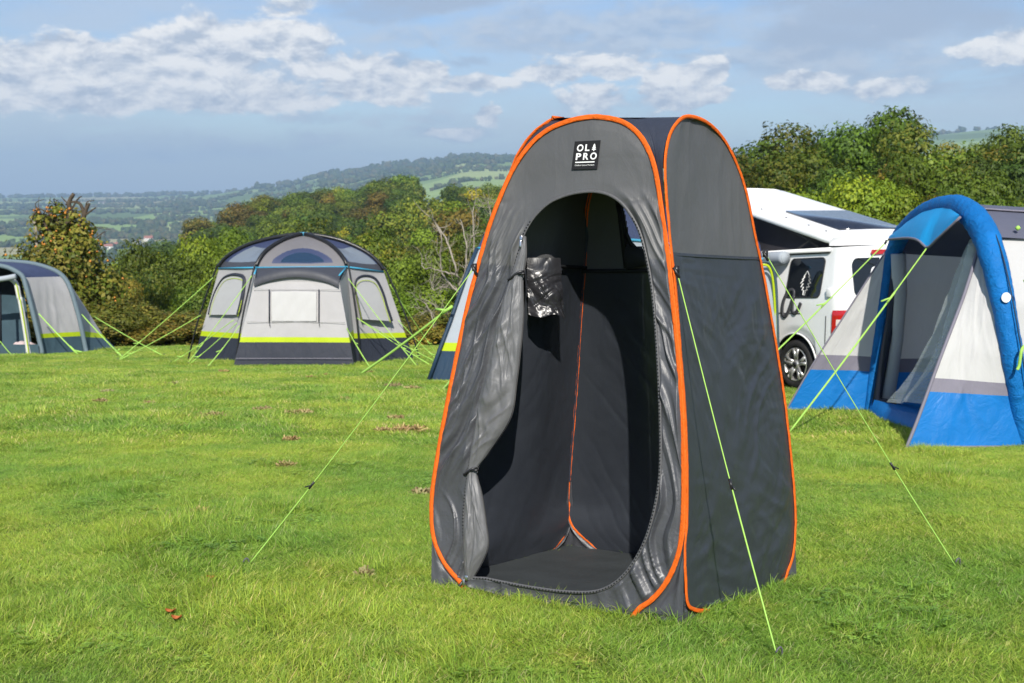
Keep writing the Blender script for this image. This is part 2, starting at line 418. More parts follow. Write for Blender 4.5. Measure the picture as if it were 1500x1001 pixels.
# ================================================================== MAIN TENT (grey pop-up shower tent)
tL, tC, tR = G(634, 862), G(1000, 918), G(1165, 848)
tB = tL + tR - tC
tO = (tL + tR) / 2
EXCL = []                                        # footprints where no grass grows
EXCL.append([tL, tC, tR, tB])
POP = thing('pop_up_tent', 'tall dark grey pop-up shower tent with orange piping, door open, on the lawn', 'tent', tO)
class Plane:
    def __init__(s, A, B, lean, ztop):
        s.A, s.B = A, B; s.M = (A + B) / 2
        ap = s.M + lean * (tO - s.M); ap = V([ap[0], ap[1], ztop])
        s.u = unit(B - A); w = ap - s.M; s.v = unit(w - s.u * w.dot(s.u)); s.n = np.cross(s.u, s.v)
    def px(s, q):                                # pixel -> in-plane coordinates
        r = ray(*q); p = r * (s.n.dot(s.M) / s.n.dot(r)) - s.M
        return V([p.dot(s.u), p.dot(s.v)])
    def to(s, uv, off=0.0):
        uv = np.asarray(uv, float)
        return s.M + uv[..., 0:1] * s.u + uv[..., 1:2] * s.v + np.asarray(off)[..., None] * s.n
PF, PS = Plane(tL, tC, .666, .312), Plane(tC, tR, .511, .316)
PB, PL = Plane(tR, tB, .666, .312), Plane(tB, tL, .511, .316)
front_px = [(880,172),(912,179),(936,197),(953,226),(963,262),(970,310),(977,360),(984,420),(991,490),(997,560),(1001,640),(1002,720),(999,785),(988,830),(967,866),(940,889),(905,903),(860,895),(800,886),(740,876),(690,863),
            (668,845),(650,822),(638,795),(633,765),(634,720),(642,665),(654,600),(668,530),(685,450),(702,385),(718,330),(735,285),(753,247),(775,215),(801,192),(830,179),(856,173)]
side_px = [(1006,171),(989,182),(978,205),(973,240),(976,300),(982,365),(989,430),(996,520),(1002,600),(1005,680),(1005,760),(1002,800),(1003,845),(1009,889),(1040,889),(1080,877),(1120,863),(1146,847),(1157,826),(1163,795),(1164,745),(1158,670),
           (1149,590),(1140,530),(1128,460),(1116,395),(1105,345),(1093,285),(1078,240),(1058,203),(1033,179)]
door_px = [(872,281),(893,286),(912,299),(928,321),(939,345),(948,380),(955,420),(960,470),(964,530),(967,600),(968,660),(966,705),(958,750),(944,795),(922,833),(898,856),(868,867),(820,866),(765,858),(715,848),(688,842),
           (681,800),(680,750),(687,690),(697,630),(709,570),(722,510),(737,450),(752,400),(762,365),(768,343),(783,318),(804,298),(828,287),(850,282)]
hoopF = spline([PF.px(p) for p in front_px], 8, True)
hoopS = spline([PS.px(p) for p in side_px], 8, True)
doorF = spline([PF.px(p) for p in door_px], 8, True)
hoopB = hoopF * V([-1, 1]); hoopL = hoopS * V([-1, 1])
_a = hoopL[int(np.argmax(hoopL[:, 1]))]; _ap = PL.to(_a); _k = at(832, 172.5, _ap[1])[2] - _ap[2]
hoopL[:, 1] *= 1 + _k / _a[1] * smooth(hoopL[:, 1], 1.2, 1.85)
_ap = PL.to(hoopL[int(np.argmax(hoopL[:, 1]))])
VS_F, VS_S = PF.px((700, 384))[1], PS.px((1050, 377))[1]      # height of the horizontal seam

def sinkh(h):
    h = h.copy(); h[:, 1] -= .045 * (1 - smooth(h[:, 1], .0, .05)); return h
def branches(h):
    it = int(np.argmax(h[:, 1])); h = np.roll(h, -it, 0)
    k = len(h); right = h[:k // 2]; left = h[::-1][:k // 2]
    if right[len(right) // 3][0] < left[len(left) // 3][0]: right, left = left, right
    left = np.vstack([h[:1], left])
    return left, right
def side_fn(br):
    br = br[:int(np.argmin(br[:, 1])) + 1]
    v = br[:, 1]; o = np.argsort(v); return v[o], br[o, 0]
def rowfill(pl, hoop, nv, nu, disp, matfn, skip=None, mb=None):
    l, r = branches(hoop); lv, lu = side_fn(l); rv, ru = side_fn(r)
    s_ = np.linspace(0, 1, nv); vv = .004 + (hoop[:, 1].max() - .004) * (1 - (1 - s_) ** 1.25)
    P = np.zeros((nv, nu, 2))
    for i, v in enumerate(vv):
        a, b = np.interp(v, lv, lu), np.interp(v, rv, ru)
        P[i, :, 0] = np.linspace(a, b, nu); P[i, :, 1] = v
    S = np.broadcast_to(np.linspace(0, 1, nu)[None], (nv, nu))
    off = disp(P[..., 0], P[..., 1], S) * np.minimum(1, np.minimum(S, 1 - S) * 8)
    W = pl.to(P, off)
    sk = skip(P) if skip is not None else None
    mb.grid(W, matfn(P), P, skip=sk)
    return W
def seam_mat(vs):
    def f(P):
        return lambda p, i, j: 0 if P[i, j, 1] > vs else 1
    return f

# the left and back panels are drawn to the hoops they share a corner with
def edge3d(pl, hoop, side):
    l, r = branches(hoop); b = l if side < 0 else r
    b = b[:int(np.argmin(b[:, 1])) + 1]; p = pl.to(b); return p[np.argsort(p[:, 2])]
class Warp:
    def __init__(s, pl, hoop): s.pl, s.h, s.t = pl, hoop, []
    def pull(s, side, target, z0=-.25, z1=.12):
        e = edge3d(s.pl, s.h, side); z = np.linspace(-1.6, .3, 120)
        E = np.stack([np.interp(z, e[:, 2], e[:, k]) for k in (0, 1)], 1); T = np.stack([np.interp(z, target[:, 2], target[:, k]) for k in (0, 1)], 1)
        D = (T - E) * (1 - smooth(z, z0, z1))[:, None] * smooth(z, -1.58, -1.40)[:, None]; s.t.append((side, z, D))
    def __call__(s, uv, off=0.0):
        W = s.pl.to(uv, off); l, r = branches(s.h); lv, lu = side_fn(l); rv, ru = side_fn(r)
        v = np.asarray(uv)[..., 1]; a, b = np.interp(v, lv, lu), np.interp(v, rv, ru); S = np.clip((np.asarray(uv)[..., 0] - a) / (b - a + 1e-9), 0, 1)
        for side, z, D in s.t:
            w = smooth(S, .35, 1) if side > 0 else smooth(1 - S, .35, 1)
            for k in (0, 1): W[..., k] += w * np.interp(W[..., 2], z, D[:, k])
        for q in (PF, PS):
            d = (W - q.M) @ q.n; W = W - np.maximum(d + .030, 0)[..., None] * q.n
        return W
    def __getattr__(s, k): return getattr(s.pl, k)
inward = lambda P, d: P + (tO - P) * V([1, 1, 0]) / np.linalg.norm((tO - P)[:, :2], axis=1)[:, None] * d
wL = Warp(PL, hoopL); _t = inward(edge3d(PF, hoopF, -1), .012) - PF.u * .012; _t = _t[_t[:, 2] < -.06]
_y0 = _t[-1][1] + .02
_t = np.vstack([_t] + [at(px, py, _y0 + (_ap[1] - _y0) * k)[None] for px, py, k in ((742, 274, .05), (748, 254, .16), (758, 229, .32), (772, 206, .5), (787, 190, .68), (802, 180, .84))] + [_ap[None]])
wL.pull(1, _t, .40, .45)
wB = Warp(PB, hoopB); wB.pull(-1, inward(edge3d(PS, hoopS, 1), .014), .0, .22)
_l = edge3d(PL, hoopL, -1); _b = edge3d(PB, hoopB, 1); _m = np.stack([np.interp(np.linspace(-1.6, .3, 120), q[:, 2], q[:, k]) if k < 2 else np.linspace(-1.6, .3, 120) for k in (0, 1, 2) for q in (_l,)], 1)
_n = np.stack([np.interp(np.linspace(-1.6, .3, 120), _b[:, 2], _b[:, k]) if k < 2 else np.linspace(-1.6, .3, 120) for k in (0, 1, 2)], 1)
mid_ = (_m + _n) / 2; wL.pull(-1, mid_, -.25, .1); wB.pull(1, mid_, -.25, .1)
wL.to, wB.to = wL.__call__, wB.__call__
PLw, PBw = wL, wB

# --- side panel (right), back panel, left panel
def d_side(u, v, S):
    e = np.minimum(S, 1 - S)
    d = -.012 * np.sin(np.pi * S) + .010 * fbm(u * 3, v * 2, 3)
    low = smooth(VS_S - v, 0, .25)
    d += low * .009 * crease(u, v, R(52), 13, 7, 11) * smooth(u, -.25, .2)
    d += low * .004 * crease(u, v, R(118), 26, 5, 17) * smooth(v, .45, .7)
    d += low * .004 * crease(u, v, R(20), 30, 4, 18) * smooth(v, .5, .75) * smooth(u, -.1, .1)
    d += low * .008 * crease(u, v, R(-25), 16, 4, 12) * smooth(.75 - v, 0, .4)
    d += low * .006 * crease(u, v, R(97), 26, 7, 13) * smooth(VS_S - v, .0, .05) * smooth(VS_S - v, .5, .1)
    for cu, cv, sg in ((-.52, VS_S - .05, 1), (.50, .30, -1), (-.5, .12, 1)):       # tension creases fanning from the corners
        an = np.arctan2(v - cv, (u - cu) * sg); rr = np.hypot(u - cu, v - cv); d += .010 * np.clip(rr, 0, .25) / .25 * np.exp(-rr / .30) * crease(an * 1.6, rr * .2, 0.0, 9, 1, 19) * (v < VS_S)
    d += (1 - low) * .0022 * folds(u, v, R(80), 14, 6, 14)
    d += .004 * folds(u, v, R(20), 10, 3, 15) * smooth(.5 - v, 0, .3)
    return d
for nm, pl, hp, seed in (('side_panel', PS, hoopS, 0), ('side_panel', PLw, hoopL, 4)):
    mb = MB(); rowfill(pl, hp, 170, 80, d_side if seed == 0 else (lambda u, v, S: d_side(-u + 3.1, v, S) * .35), seam_mat(VS_S), mb=mb)
    sp = mb.build(nm, [M['grey_up'], M['grey_lo']], POP)
    l, r = branches(hp); lv, lu = side_fn(l); rv, ru = side_fn(r)
    q = np.linspace(np.interp(VS_S, lv, lu), np.interp(VS_S, rv, ru), 24)
    st = MB()
    for o_ in (-.013, .013) if seed else (.004,):
        zz = d_side(q, q * 0 + VS_S, np.linspace(0, 1, 24)) * .9
        st.tube(pl.to(np.stack([q, q * 0 + VS_S], 1), zz + o_ * .5), .0035 if o_ > 0 else .008, 6, flat=.5, ref=pl.n)
    st.build('seam_tape', M['grey_lo'] if not seed else M['tape'], sp)
win0, win1 = PB.px((908, 250)), PB.px((985, 372))
wu0, wu1 = sorted((win0[0], win1[0])); wv0, wv1 = sorted((win0[1], win1[1]))
def in_win(P):
    u, v = P[..., 0], P[..., 1]
    inside = (u > wu0) & (u < wu1) & (v > wv0 + .05 * ((u - wu0) / (wu1 - wu0) - .2)) & (v < wv1)
    return inside
mb = MB(); rowfill(PBw, hoopB, 190, 120, lambda u, v, S: d_side(u + 1.7, v, S) * .4, seam_mat(VS_F), skip=in_win, mb=mb)
bp_ = mb.build('back_panel', [M['grey_up'], M['grey_lo']], POP)
st = MB(); q = np.linspace(-.46, .46, 30)
st.tube(PBw.to(np.stack([q, q * 0 + VS_F], 1), q * 0 - .012), .009, 6, flat=.4, ref=PB.n); st.build('seam_tape', M['tape'], bp_)
wn = MB()
uu, vv = np.meshgrid(np.linspace(wu0 - .01, wu1 + .01, 12), np.linspace(wv0 - .02, wv1 + .01, 12))
wn.grid(PBw.to(np.stack([uu, vv], -1), .006 * fbm(uu * 9, vv * 9, 8)), 0, np.stack([uu, vv], -1))
wo = wn.build('window', M['clearw'], bp_)
fr = MB()
fr.tube(PBw.to(spline([(wu0, wv0), (wu1, wv0 + .05), (wu1, wv1), (wu0, wv1)], 6, True), np.array(-.006)), .011, 6, closed=True, flat=.5, ref=PB.n)
e_ = PB.px((907, 300)), PB.px((909, 392))
fr.tube(PBw.to(np.array(e_), np.array([-.015, -.02])), .012, 6, flat=.4, ref=PB.n)
fr.build('window_frame', M['tape'], wo)
fl = MB()
a, b, c, d = PB.px((910, 358)), PB.px((970, 374)), PB.px((965, 384)), PB.px((911, 393))
g_ = [[a + (b - a) * s for s in np.linspace(0, 1, 8)], [(a + d) / 2 + ((b + c) / 2 - (a + d) / 2) * s for s in np.linspace(0, 1, 8)], [d + (c - d) * s for s in np.linspace(0, 1, 8)]]
fl.grid(PBw.to(np.array(g_), np.array([[-.02], [-.045], [-.035]]) * np.ones((3, 8)))); fl.build('window_flap', M['tape'], wo)

# --- front panel with the door opening: rings from the hoop to the door edge
cen = PF.px((815, 640))
def radial(loop, th):
    d = loop - cen; a = np.unwrap(np.arctan2(d[:, 1], d[:, 0])); r = np.linalg.norm(d, axis=1)
    if a[-1] < a[0]: a, r = a[::-1], r[::-1]
    a = np.r_[a - 2 * np.pi, a, a + 2 * np.pi, a + 4 * np.pi]; r = np.r_[r, r, r, r]
    o = np.argsort(a); return np.interp(th, a[o], r[o])
dd = resample(doorF, 520, True); tt = np.unwrap(np.arctan2(*(dd - cen).T[::-1]))
if tt[-1] < tt[0]: tt = tt[::-1]
tt = np.sort(tt)
rd, rh = radial(doorF, tt), radial(hoopF, tt)
NR = 56
k = np.linspace(0, 1, NR)[:, None]
rad = rd[None] * (1 - k) + rh[None] * k
UV = cen + np.stack([rad * np.cos(tt)[None], rad * np.sin(tt)[None]], -1)
u, v = UV[..., 0], UV[..., 1]
K = np.broadcast_to(k, u.shape); edge = np.minimum(1, (1 - K) * 6) * np.minimum(1, K * 7 + .05)
up = smooth(v, 1.62, 1.78)
lft = smooth(-u, .12, .25); rgt = smooth(u, .12, .25)
off = .008 * fbm(u * 3, v * 2.2, 21) * edge - .006 * np.sin(np.pi * K) * (1 - up)
midl = smooth(v, .35, .55) * (1 - smooth(v, 1.35, 1.62))
off += edge * lft * midl * .034 * crease(u, v, R(65), 17, 30, 31)
off += edge * lft * midl * .020 * crease(u, v, R(66), 25, 34, 32)
off += edge * lft * midl * .012 * crease(u, v, R(64), 40, 34, 35)
off += edge * lft * midl * .007 * crease(u, v, R(68), 60, 36, 37)
off += edge * lft * smooth(.45 - v, 0, .2) * .026 * crease(u, v, R(95), 24, 18, 33)
hi = smooth(v, .95, 1.2) * (1 - smooth(v, 1.5, 1.62))
off += edge * rgt * hi * .036 * crease(u, v, R(-54), 17, 22, 41) * smooth(K, .0, .1)
off += edge * rgt * (1 - hi) * smooth(1.35 - v, 0, .3) * .034 * crease(u, v, R(-76), 26, 30, 42)
off += edge * rgt * smooth(.75 - v, 0, .35) * .004 * crease(u, v, R(48), 17, 8, 43)
off += edge * .003 * crease(u, v, R(35), 24, 8, 44) * smooth(.25 - v, 0, .1)
off += edge * up * .0012 * folds(u, v, R(70), 16, 5, 46)
# puckers beside the arch top and along the left upper seam
off -= edge * .006 * smooth(np.abs(folds(u, v, R(-12), 13, 2.5, 47)), .75, 1.0) * smooth(u, .05, .15) * smooth(v, 1.4, 1.5) * (1 - smooth(v, 1.62, 1.75))
off -= edge * .006 * smooth(np.abs(folds(u, v, R(40), 18, 2.5, 48)), .75, 1.0) * smooth(-u, .22, .3) * smooth(v, 1.45, 1.6)
W = PF.to(UV, off)
mb = MB()
mb.grid(W, lambda p, i, j: 0 if UV[i, j, 1] > VS_F + .02 * math.sin(UV[i, j, 0] * 9) else 1, UV, wrap=True)
fp = mb.build('front_panel', [M['grey_up'], M['grey_front']], POP)
zp = MB(); zp.tube(PF.to(resample(doorF, 260, True), np.array(.003)), .0065, 7, closed=True, flat=.6, ref=PF.n)
zo = zp.build('door_zip', M['zipm'], fp)
z2 = MB()
for sgn in (1, -1):                                # zip teeth along the straight runs
    pass
dl = resample(doorF, 900, True)
tz = PF.to(dl, np.array(.0085))
for i in range(0, 900, 3):
    if dl[i][1] < 1.5: z2.box(tz[i], (.004, .004, .004), 0, (PF.u, PF.v, PF.n))
z2.build('zip_teeth', M['tape'], zo)
pu = MB(); c0 = PF.to(PF.px((766, 350)), np.array(.014)); pu.box(c0, (.012, .02, .008), 0, (PF.u, PF.v, PF.n)); pu.box(c0 + PF.n * .006 - PF.v * .022, (.008, .03, .003), 0, (PF.u, PF.v, PF.n))
pu.build('zip_puller', M['metal'], fp, bevel=.002); pu = MB()
c1 = PF.to(PF.px((686, 846)), np.array(.014)); pu.box(c1, (.014, .02, .008), 0, (PF.u, PF.v, PF.n)); pu.box(c1 + PF.n * .006 - PF.v * .02 - PF.u * .01, (.008, .03, .003), 0, (PF.u, PF.v, PF.n))
pu.build('zip_puller', M['metal'], fp, bevel=.002)

# --- rolled-back door, gathered along the left side of the opening and tied in two places
seam = [(768,345),(760,372),(752,400),(744,425),(735,455),(724,500),(711,560),(699,620),(689,675),(686,695),(684,730),(682,780),(681,815),(684,848)]
edge_ = [(770,347),(771,372),(768,396),(766,415),(767,455),(764,500),(757,560),(748,612),(716,664),(699,690),(706,725),(712,765),(714,805),(692,850)]
sS = resample(spline([PF.px(p) for p in seam], 10), 220); sE = resample(spline([PF.px(p) for p in edge_], 10), 220)
nU = 34; kk = np.linspace(0, 1, nU)[None, :, None]
FUV = sS[:, None] * (1 - kk) + sE[:, None] * kk
wd = np.linalg.norm(sE - sS, axis=1)[:, None]
s1 = np.linspace(0, 1, 220)[:, None] * 1.3; s2 = kk[0, :, 0][None] * .16
env = np.sin(np.pi * np.clip(kk[..., 0] * .93 + .07, 0, 1)) ** .6
o2 = .004 + np.clip(wd * .25, .004, .032) * env * (.85 + .15 * np.sin(kk[..., 0] * 9 + 3 * fbm(s1 * 2, s2 * 0 + .3, 62)))
crump = fbm(s1 * 9, s2 * 16 + s1 * 5, 63, 3); crump2 = folds(s1 + 0 * s2, s2 * 1.3 + 0 * s1, R(35), 17, 2.5, 64); crump3 = folds(s1 + 0 * s2, s2 * 1.3 + 0 * s1, R(-50), 22, 2.5, 65)
o2 = o2 + np.clip(wd * 8, .2, 1) * env * (.007 * crump + .014 * crease(s1 + 0 * s2, s2 * 1.3 + 0 * s1, R(35), 15, 3, 64) + .014 * crease(s1 + 0 * s2, s2 * 1.3 + 0 * s1, R(-48), 18, 3, 65) + .010 * crease(s1 + 0 * s2, s2 * 1.3 + 0 * s1, R(5), 26, 5, 66))
mb = MB(); mb.grid(PF.to(FUV, o2), 0, np.stack([np.broadcast_to(s2, o2.shape), np.broadcast_to(s1, o2.shape)], -1))
bk = PF.to(FUV, -.35 * o2 - .004)
mb.grid(bk[:, ::-1], 0, np.stack([np.broadcast_to(s2, o2.shape), np.broadcast_to(s1, o2.shape)], -1))
dr = mb.build('rolled_door', M['flap'], POP)
for (px, py, w_) in ((757, 404, .035), (690, 690, .03)):
    tg = MB(); c0 = PF.px((px, py)); q = np.linspace(-w_, w_, 9)
    tg.tube(PF.to(np.stack([c0[0] + q, c0[1] + .2 * q + .01 * np.sin(q * 60)], 1), .022 - (q / w_) ** 2 * .018), .005, 6)
    tg.box(PF.to(c0 + V([w_ * .9, .006]), np.array(.02)), (.03, .007, .007), 0, (PF.u, PF.v, PF.n)); tg.build('toggle', M['blackp'], dr)
tg = MB(); c0 = PF.px((682, 852)); tg.tube([PF.to(c0 + V([-.005, .0]), np.array(.016)), PF.to(c0 + V([-.05, -.055]), np.array(.012))], .006, 6)
tg.build('toggle', M['blackp'], dr)

# --- orange spring hoops
for pl, hp, nm in ((PF, hoopF, 'orange_hoop'), (PS, hoopS, 'orange_hoop'), (PBw, hoopB, 'orange_hoop'), (PLw, hoopL, 'orange_hoop')):
    q = resample(hp, 720, True)
    s_ = np.linspace(0, 90, 720)
    pts = pl.to(sinkh(q), (.004 if pl in (PF, PS) else .0034) + .0015 * fbm(s_, s_ * 0, 71))
    mb = MB(); r_ = (.0100 if pl in (PF, PBw) else .0078) * (1 + .10 * fbm(s_ * 3, s_ * 0 + .5, 72))
    mb.tube(pts, r_, 12, closed=True, flat=.5, ref=pl.n); mb.build(nm, M['orange'], POP)

# --- fabric joining the hoops: roof, upper corners, lower corner gussets
def arc(pl, hoop, side, upper=True, n=60):
    l, r = branches(hoop); b = l if side < 0 else r
    k = int(np.argmax(np.abs(b[:, 0] - hoop[:, 0].mean())))
    im = int(np.argmax(b[:, 0] * side))
    if upper: return resample(b[:im + 1], n), pl
    jb = int(np.argmin(np.where(np.arange(len(b)) < im, 9, b[:, 1] + .002 * np.arange(len(b)))))
    ib = im + int(np.argmax(b[im:, 1] < .012)) if (b[im:, 1] < .012).any() else jb
    return resample(b[im:ib + 1], n), pl
mb = MB()
pairs = ((PF, hoopF, PS, hoopS), (PS, hoopS, PBw, hoopB), (PBw, hoopB, PLw, hoopL), (PLw, hoopL, PF, hoopF))
for a_, ha, b_, hb in pairs:
    A, _ = arc(a_, ha, 1); B, _ = arc(b_, hb, -1)
    A, B = a_.to(A, np.array(-.006)), b_.to(B, np.array(-.006))
    t_ = np.linspace(0, 1, 14)[None, :, None]
    P = A[:, None] * (1 - t_) + B[:, None] * t_
    ctr = V([tO[0], tO[1], 0]); gap = np.linalg.norm(A - B, axis=1)[:, None]
    inw = ctr - P; inw[..., 2] = 0; inw /= np.linalg.norm(inw, axis=-1, keepdims=True)
    uu, vv = np.meshgrid(np.linspace(0, 1, 14), np.linspace(0, 1.9, 60))
    P = P + inw * (np.sin(np.pi * t_[..., 0]) * gap * .14 + np.sin(np.pi * t_[..., 0]) * np.minimum(gap, .2) * .12 * folds(uu * gap, vv, R(75), 14, 4, 81))[..., None]
    mb.grid(P, 0, np.stack([uu * .4, vv], -1))
ap = [p.to(h[int(np.argmax(h[:, 1]))], np.array(-.006)) for p, h in ((PF, hoopF), (PS, hoopS), (PB, hoopB), (PL, hoopL))]
a_, b_ = np.meshgrid(np.linspace(0, 1, 12), np.linspace(0, 1, 12)); a_, b_ = a_[..., None], b_[..., None]
P = (ap[0] * (1 - a_) + ap[1] * a_) * (1 - b_) + (ap[3] * (1 - a_) + ap[2] * a_) * b_
P[..., 2] -= .02 * np.sin(np.pi * a_[..., 0]) * np.sin(np.pi * b_[..., 0])
mb.grid(P); mb.build('roof', M['roofmesh'], POP)
for a_, ha, b_, hb in pairs:
    mb = MB(); corner = a_.B
    for pl, h, sd in ((a_, ha, 1), (b_, hb, -1)):
        A, _ = arc(pl, h, sd, False, 30)
        A3 = pl.to(A, np.array(-.004)); base = corner + V([0, 0, -.02]) + (corner - tO) * .01
        top = A3[0]; ln = top[None] * (1 - np.linspace(0, 1, 30)[:, None]) + base[None] * np.linspace(0, 1, 30)[:, None]
        t_ = np.linspace(0, 1, 14)[None, :, None]
        P = A3[:, None] * (1 - t_) + ln[:, None] * t_
        uu, vv = np.meshgrid(np.linspace(0, .2, 14), np.linspace(0, .4, 30))
        P = P + pl.n * (np.sin(np.pi * t_[..., 0]) * (.014 * folds(uu, vv, R(70), 22, 3, 91) + .012 * fbm(uu * 14, vv * 10, 92) - .012))[..., None]
        mb.grid(P, 0, np.stack([uu, vv], -1))
    mb.build('corner_gusset', M['grey_front'], POP)

# --- groundsheet, pocket
n = 40; a_, b_ = np.meshgrid(np.linspace(0.0, 1, n), np.linspace(0.0, 1, n))
sh = lambda p: tO + (p - tO) * .985
q = [sh(p) for p in (tL, tC, tR, tB)]
P = (q[0] * (1 - a_[..., None]) + q[1] * a_[..., None]) * (1 - b_[..., None]) + (q[3] * (1 - a_[..., None]) + q[2] * a_[..., None]) * b_[..., None]
P[..., 2] += .026 + .006 * fbm(a_ * 5, b_ * 5, 95) + .003 * folds(a_, b_, R(20), 8, 4, 96)
mb = MB(); mb.grid(P, 0, np.stack([a_, b_], -1)); mb.build('groundsheet', M['inner'], POP)
pk = [PL.px(p) for p in ((771, 378), (820, 378), (829, 465), (776, 461))]
a_, b_ = np.meshgrid(np.linspace(0, 1, 46), np.linspace(0, 1, 70)); A_, B_ = a_[..., None], b_[..., None]
UVp = (pk[0] * (1 - A_) + pk[1] * A_) * (1 - B_) + (pk[3] * (1 - A_) + pk[2] * A_) * B_
low = smooth(b_, .2, .4)
o_ = -.012 - .045 * b_ ** 1.0 - (.012 + .006 * low) * np.sin(np.pi * a_) + low * .9 * (.012 * crease(a_ * .22, b_ * .35, R(42), 13, 6, 145) + .010 * crease(a_ * .22, b_ * .35, R(-24), 19, 6, 152) + .008 * crease(a_ * .22, b_ * .35, R(60), 26, 5, 161) + .008 * fbm(a_ * 3, b_ * 4, 171)) + (1 - low) * .003 * folds(a_ * .22, b_ * .35, R(-35), 20, 4, 104)
YL_, YR_ = PLw.to(pk[0])[1], PLw.to(pk[1])[1]          # hangs free of the wall, turned a little towards the door
pxg = (771 * (1 - a_) + 821 * a_) + b_ * (5 + 3 * a_); pyg = 378 + b_ * (83 + 4 * a_) + 3 * np.sin(a_ * 7) * b_
PK = np.stack([ray(x_, y_) for x_, y_ in zip(pxg.ravel(), pyg.ravel())]).reshape(a_.shape + (3,)); YY = YL_ - .03 - .05 * b_ + .35 * a_ * (YR_ - YL_); PK = PK * (YY / PK[..., 1])[..., None]
mb = MB(); mb.grid(PK + unit(V([.35, -.92, .1])) * (-1.3 * (o_ + .012 + .045 * b_))[..., None], 0, np.stack([a_ * .22, b_ * .35], -1)); pko = mb.build('pocket', M['pouch'], POP)

# --- logo patch
lg = [PF.px(p) for p in ((843, 208), (881, 206), (876, 248), (838, 249))]
def logo_pt(a, b, off):                       # a,b in 0..1 across / down the patch
    uvp = (lg[0] * (1 - a) + lg[1] * a) * (1 - b) + (lg[3] * (1 - a) + lg[2] * a) * b
    return uvp
def front_off(uvp):                           # wrinkle height of the front panel under a point
    d = np.linalg.norm(UV - uvp, axis=-1); i = np.unravel_index(np.argmin(d), d.shape); return off[i]
a_, b_ = np.meshgrid(np.linspace(0, 1, 9), np.linspace(0, 1, 9))
Q = np.array([[logo_pt(x, y, 0) for x in np.linspace(0, 1, 9)] for y in np.linspace(0, 1, 9)])
base_off = max(front_off(Q[i, j]) for i in range(9) for j in range(9)) + .002
mb = MB(); mb.grid(PF.to(Q, np.array(base_off))); patch = mb.build('logo_patch', M['logo_b'], fp)
def letter_mesh(text, size, x, y, mbk, offset=0.0):
    cu = bpy.data.curves.new('t', 'FONT'); cu.body = text; cu.size = size; cu.resolution_u = 4; cu.offset = offset
    ob = bpy.data.objects.new('t', cu); COL.objects.link(ob)
    dg = bpy.context.evaluated_depsgraph_get(); me = bpy.data.meshes.new_from_object(ob.evaluated_get(dg))
    vs = np.array([v_.co[:] for v_ in me.vertices]); fs = [tuple(p.vertices) for p in me.polygons]
    bpy.data.objects.remove(ob); bpy.data.meshes.remove(me)
    return vs, fs
mb = MB()
def put_glyph(ch, x0, x1, y0, y1, bold=.0):
    vs, fs = letter_mesh(ch, 1.0, 0, 0, None, bold)
    lo, hi_ = vs.min(0), vs.max(0)
    a = x0 + (vs[:, 0] - lo[0]) / (hi_[0] - lo[0]) * (x1 - x0); b = y1 - (vs[:, 1] - lo[1]) / (hi_[1] - lo[1]) * (y1 - y0)
    pts = np.array([PF.to(logo_pt(x, y, 0), np.array(base_off + .0025)) for x, y in zip(a, b)])
    mb.add(pts, fs)
put_glyph('O', .13, .38, .12, .37, .025); put_glyph('L', .45, .62, .125, .365, .025)
put_glyph('P', .13, .33, .43, .67, .025); put_glyph('R', .41, .62, .43, .67, .025); put_glyph('O', .68, .93, .425, .675, .025)
def logo_poly(pts): mb.add(np.array([PF.to(logo_pt(x, y, 0), np.array(base_off + .0025)) for x, y in pts]), [tuple(range(len(pts)))])
logo_poly([(.13, .735), (.87, .735), (.87, .775), (.13, .775)])
tree = [(0, 0), (.28, .30), (.14, .30), (.42, .58), (.2, .58), (.5, .84), (.1, .84), (.1, 1), (-.1, 1), (-.1, .84), (-.5, .84), (-.2, .58), (-.42, .58), (-.14, .30), (-.28, .30)]
logo_poly([(.79 + x * .17, .11 + y * .265) for x, y in tree])
put_glyph('Outdoor Leisure Products', .13, .87, .83, .885, .0)
mb.build('logo_lettering', M['logo_w'], patch, smooth=False)

# --- guy ropes
def rope(parent, p0, p1, r=.0035, slider=.6, mat='lime', name='guy_rope', sag=.018, rlow=None, peg=True):
    p0, p1 = V(p0), V(p1); s_ = np.linspace(0, 1, 24)[:, None]
    P = p0 * (1 - s_) + p1 * s_; P[:, 2] -= sag * np.sin(np.pi * s_[:, 0])
    mb = MB(); rr = np.where(s_[:, 0] > slider, rlow or r * 1.35, r)
    mb.tube(P, rr, 6); o = mb.build(name, M[mat], parent)
    if slider < 1:
        c = P[int(slider * 23)]; d = unit(p1 - p0); m2 = MB(); x = unit(np.cross(d, V([0, 0, 1])))
        k_ = 2.3 if r < .006 else 1.6; m2.tube([c - d * r * 9, c + d * r * 9], r * k_, 6); m2.tube([c, c + d * r * 12 + np.cross(x, d) * r * 8], r * 1.2, 6)
        m2.build('tension_slider', M['blackp'] if r < .006 else M['lime'], o)
    if peg:
        m3 = MB(); m3.tube(spline([p1 + V([-.010, -.004, .030]), p1 + V([.002, 0, .046]), p1 + V([.012, .004, .038]), p1 + V([.016, .008, .0]), p1 + V([.03, .02, -.05])], 4), .0036, 6); m3.build('peg', M['zipm'], o)
    return o
gp0 = PS.to(PS.px((987, 396)), np.array(.012))
rope(POP, gp0, G(1140, 968), .0022, .60)
lp0 = PF.to(PF.px((697, 392)), np.array(.01)); rope(POP, lp0, G(360, 833), .0022, .70)
rp0 = PS.to(PS.px((1118, 372)), np.array(.01)); rope(POP, rp0, G(1402, 833), .0022, .68)
for p in (gp0, lp0, rp0): mb = MB(); mb.box(p, (.02, .012, .03), 0); mb.tube([p + V([-.012, -.006, .01]), p + V([.01, -.012, -.03])], .006, 6); mb.build('rope_loop', M['blackp'], POP)
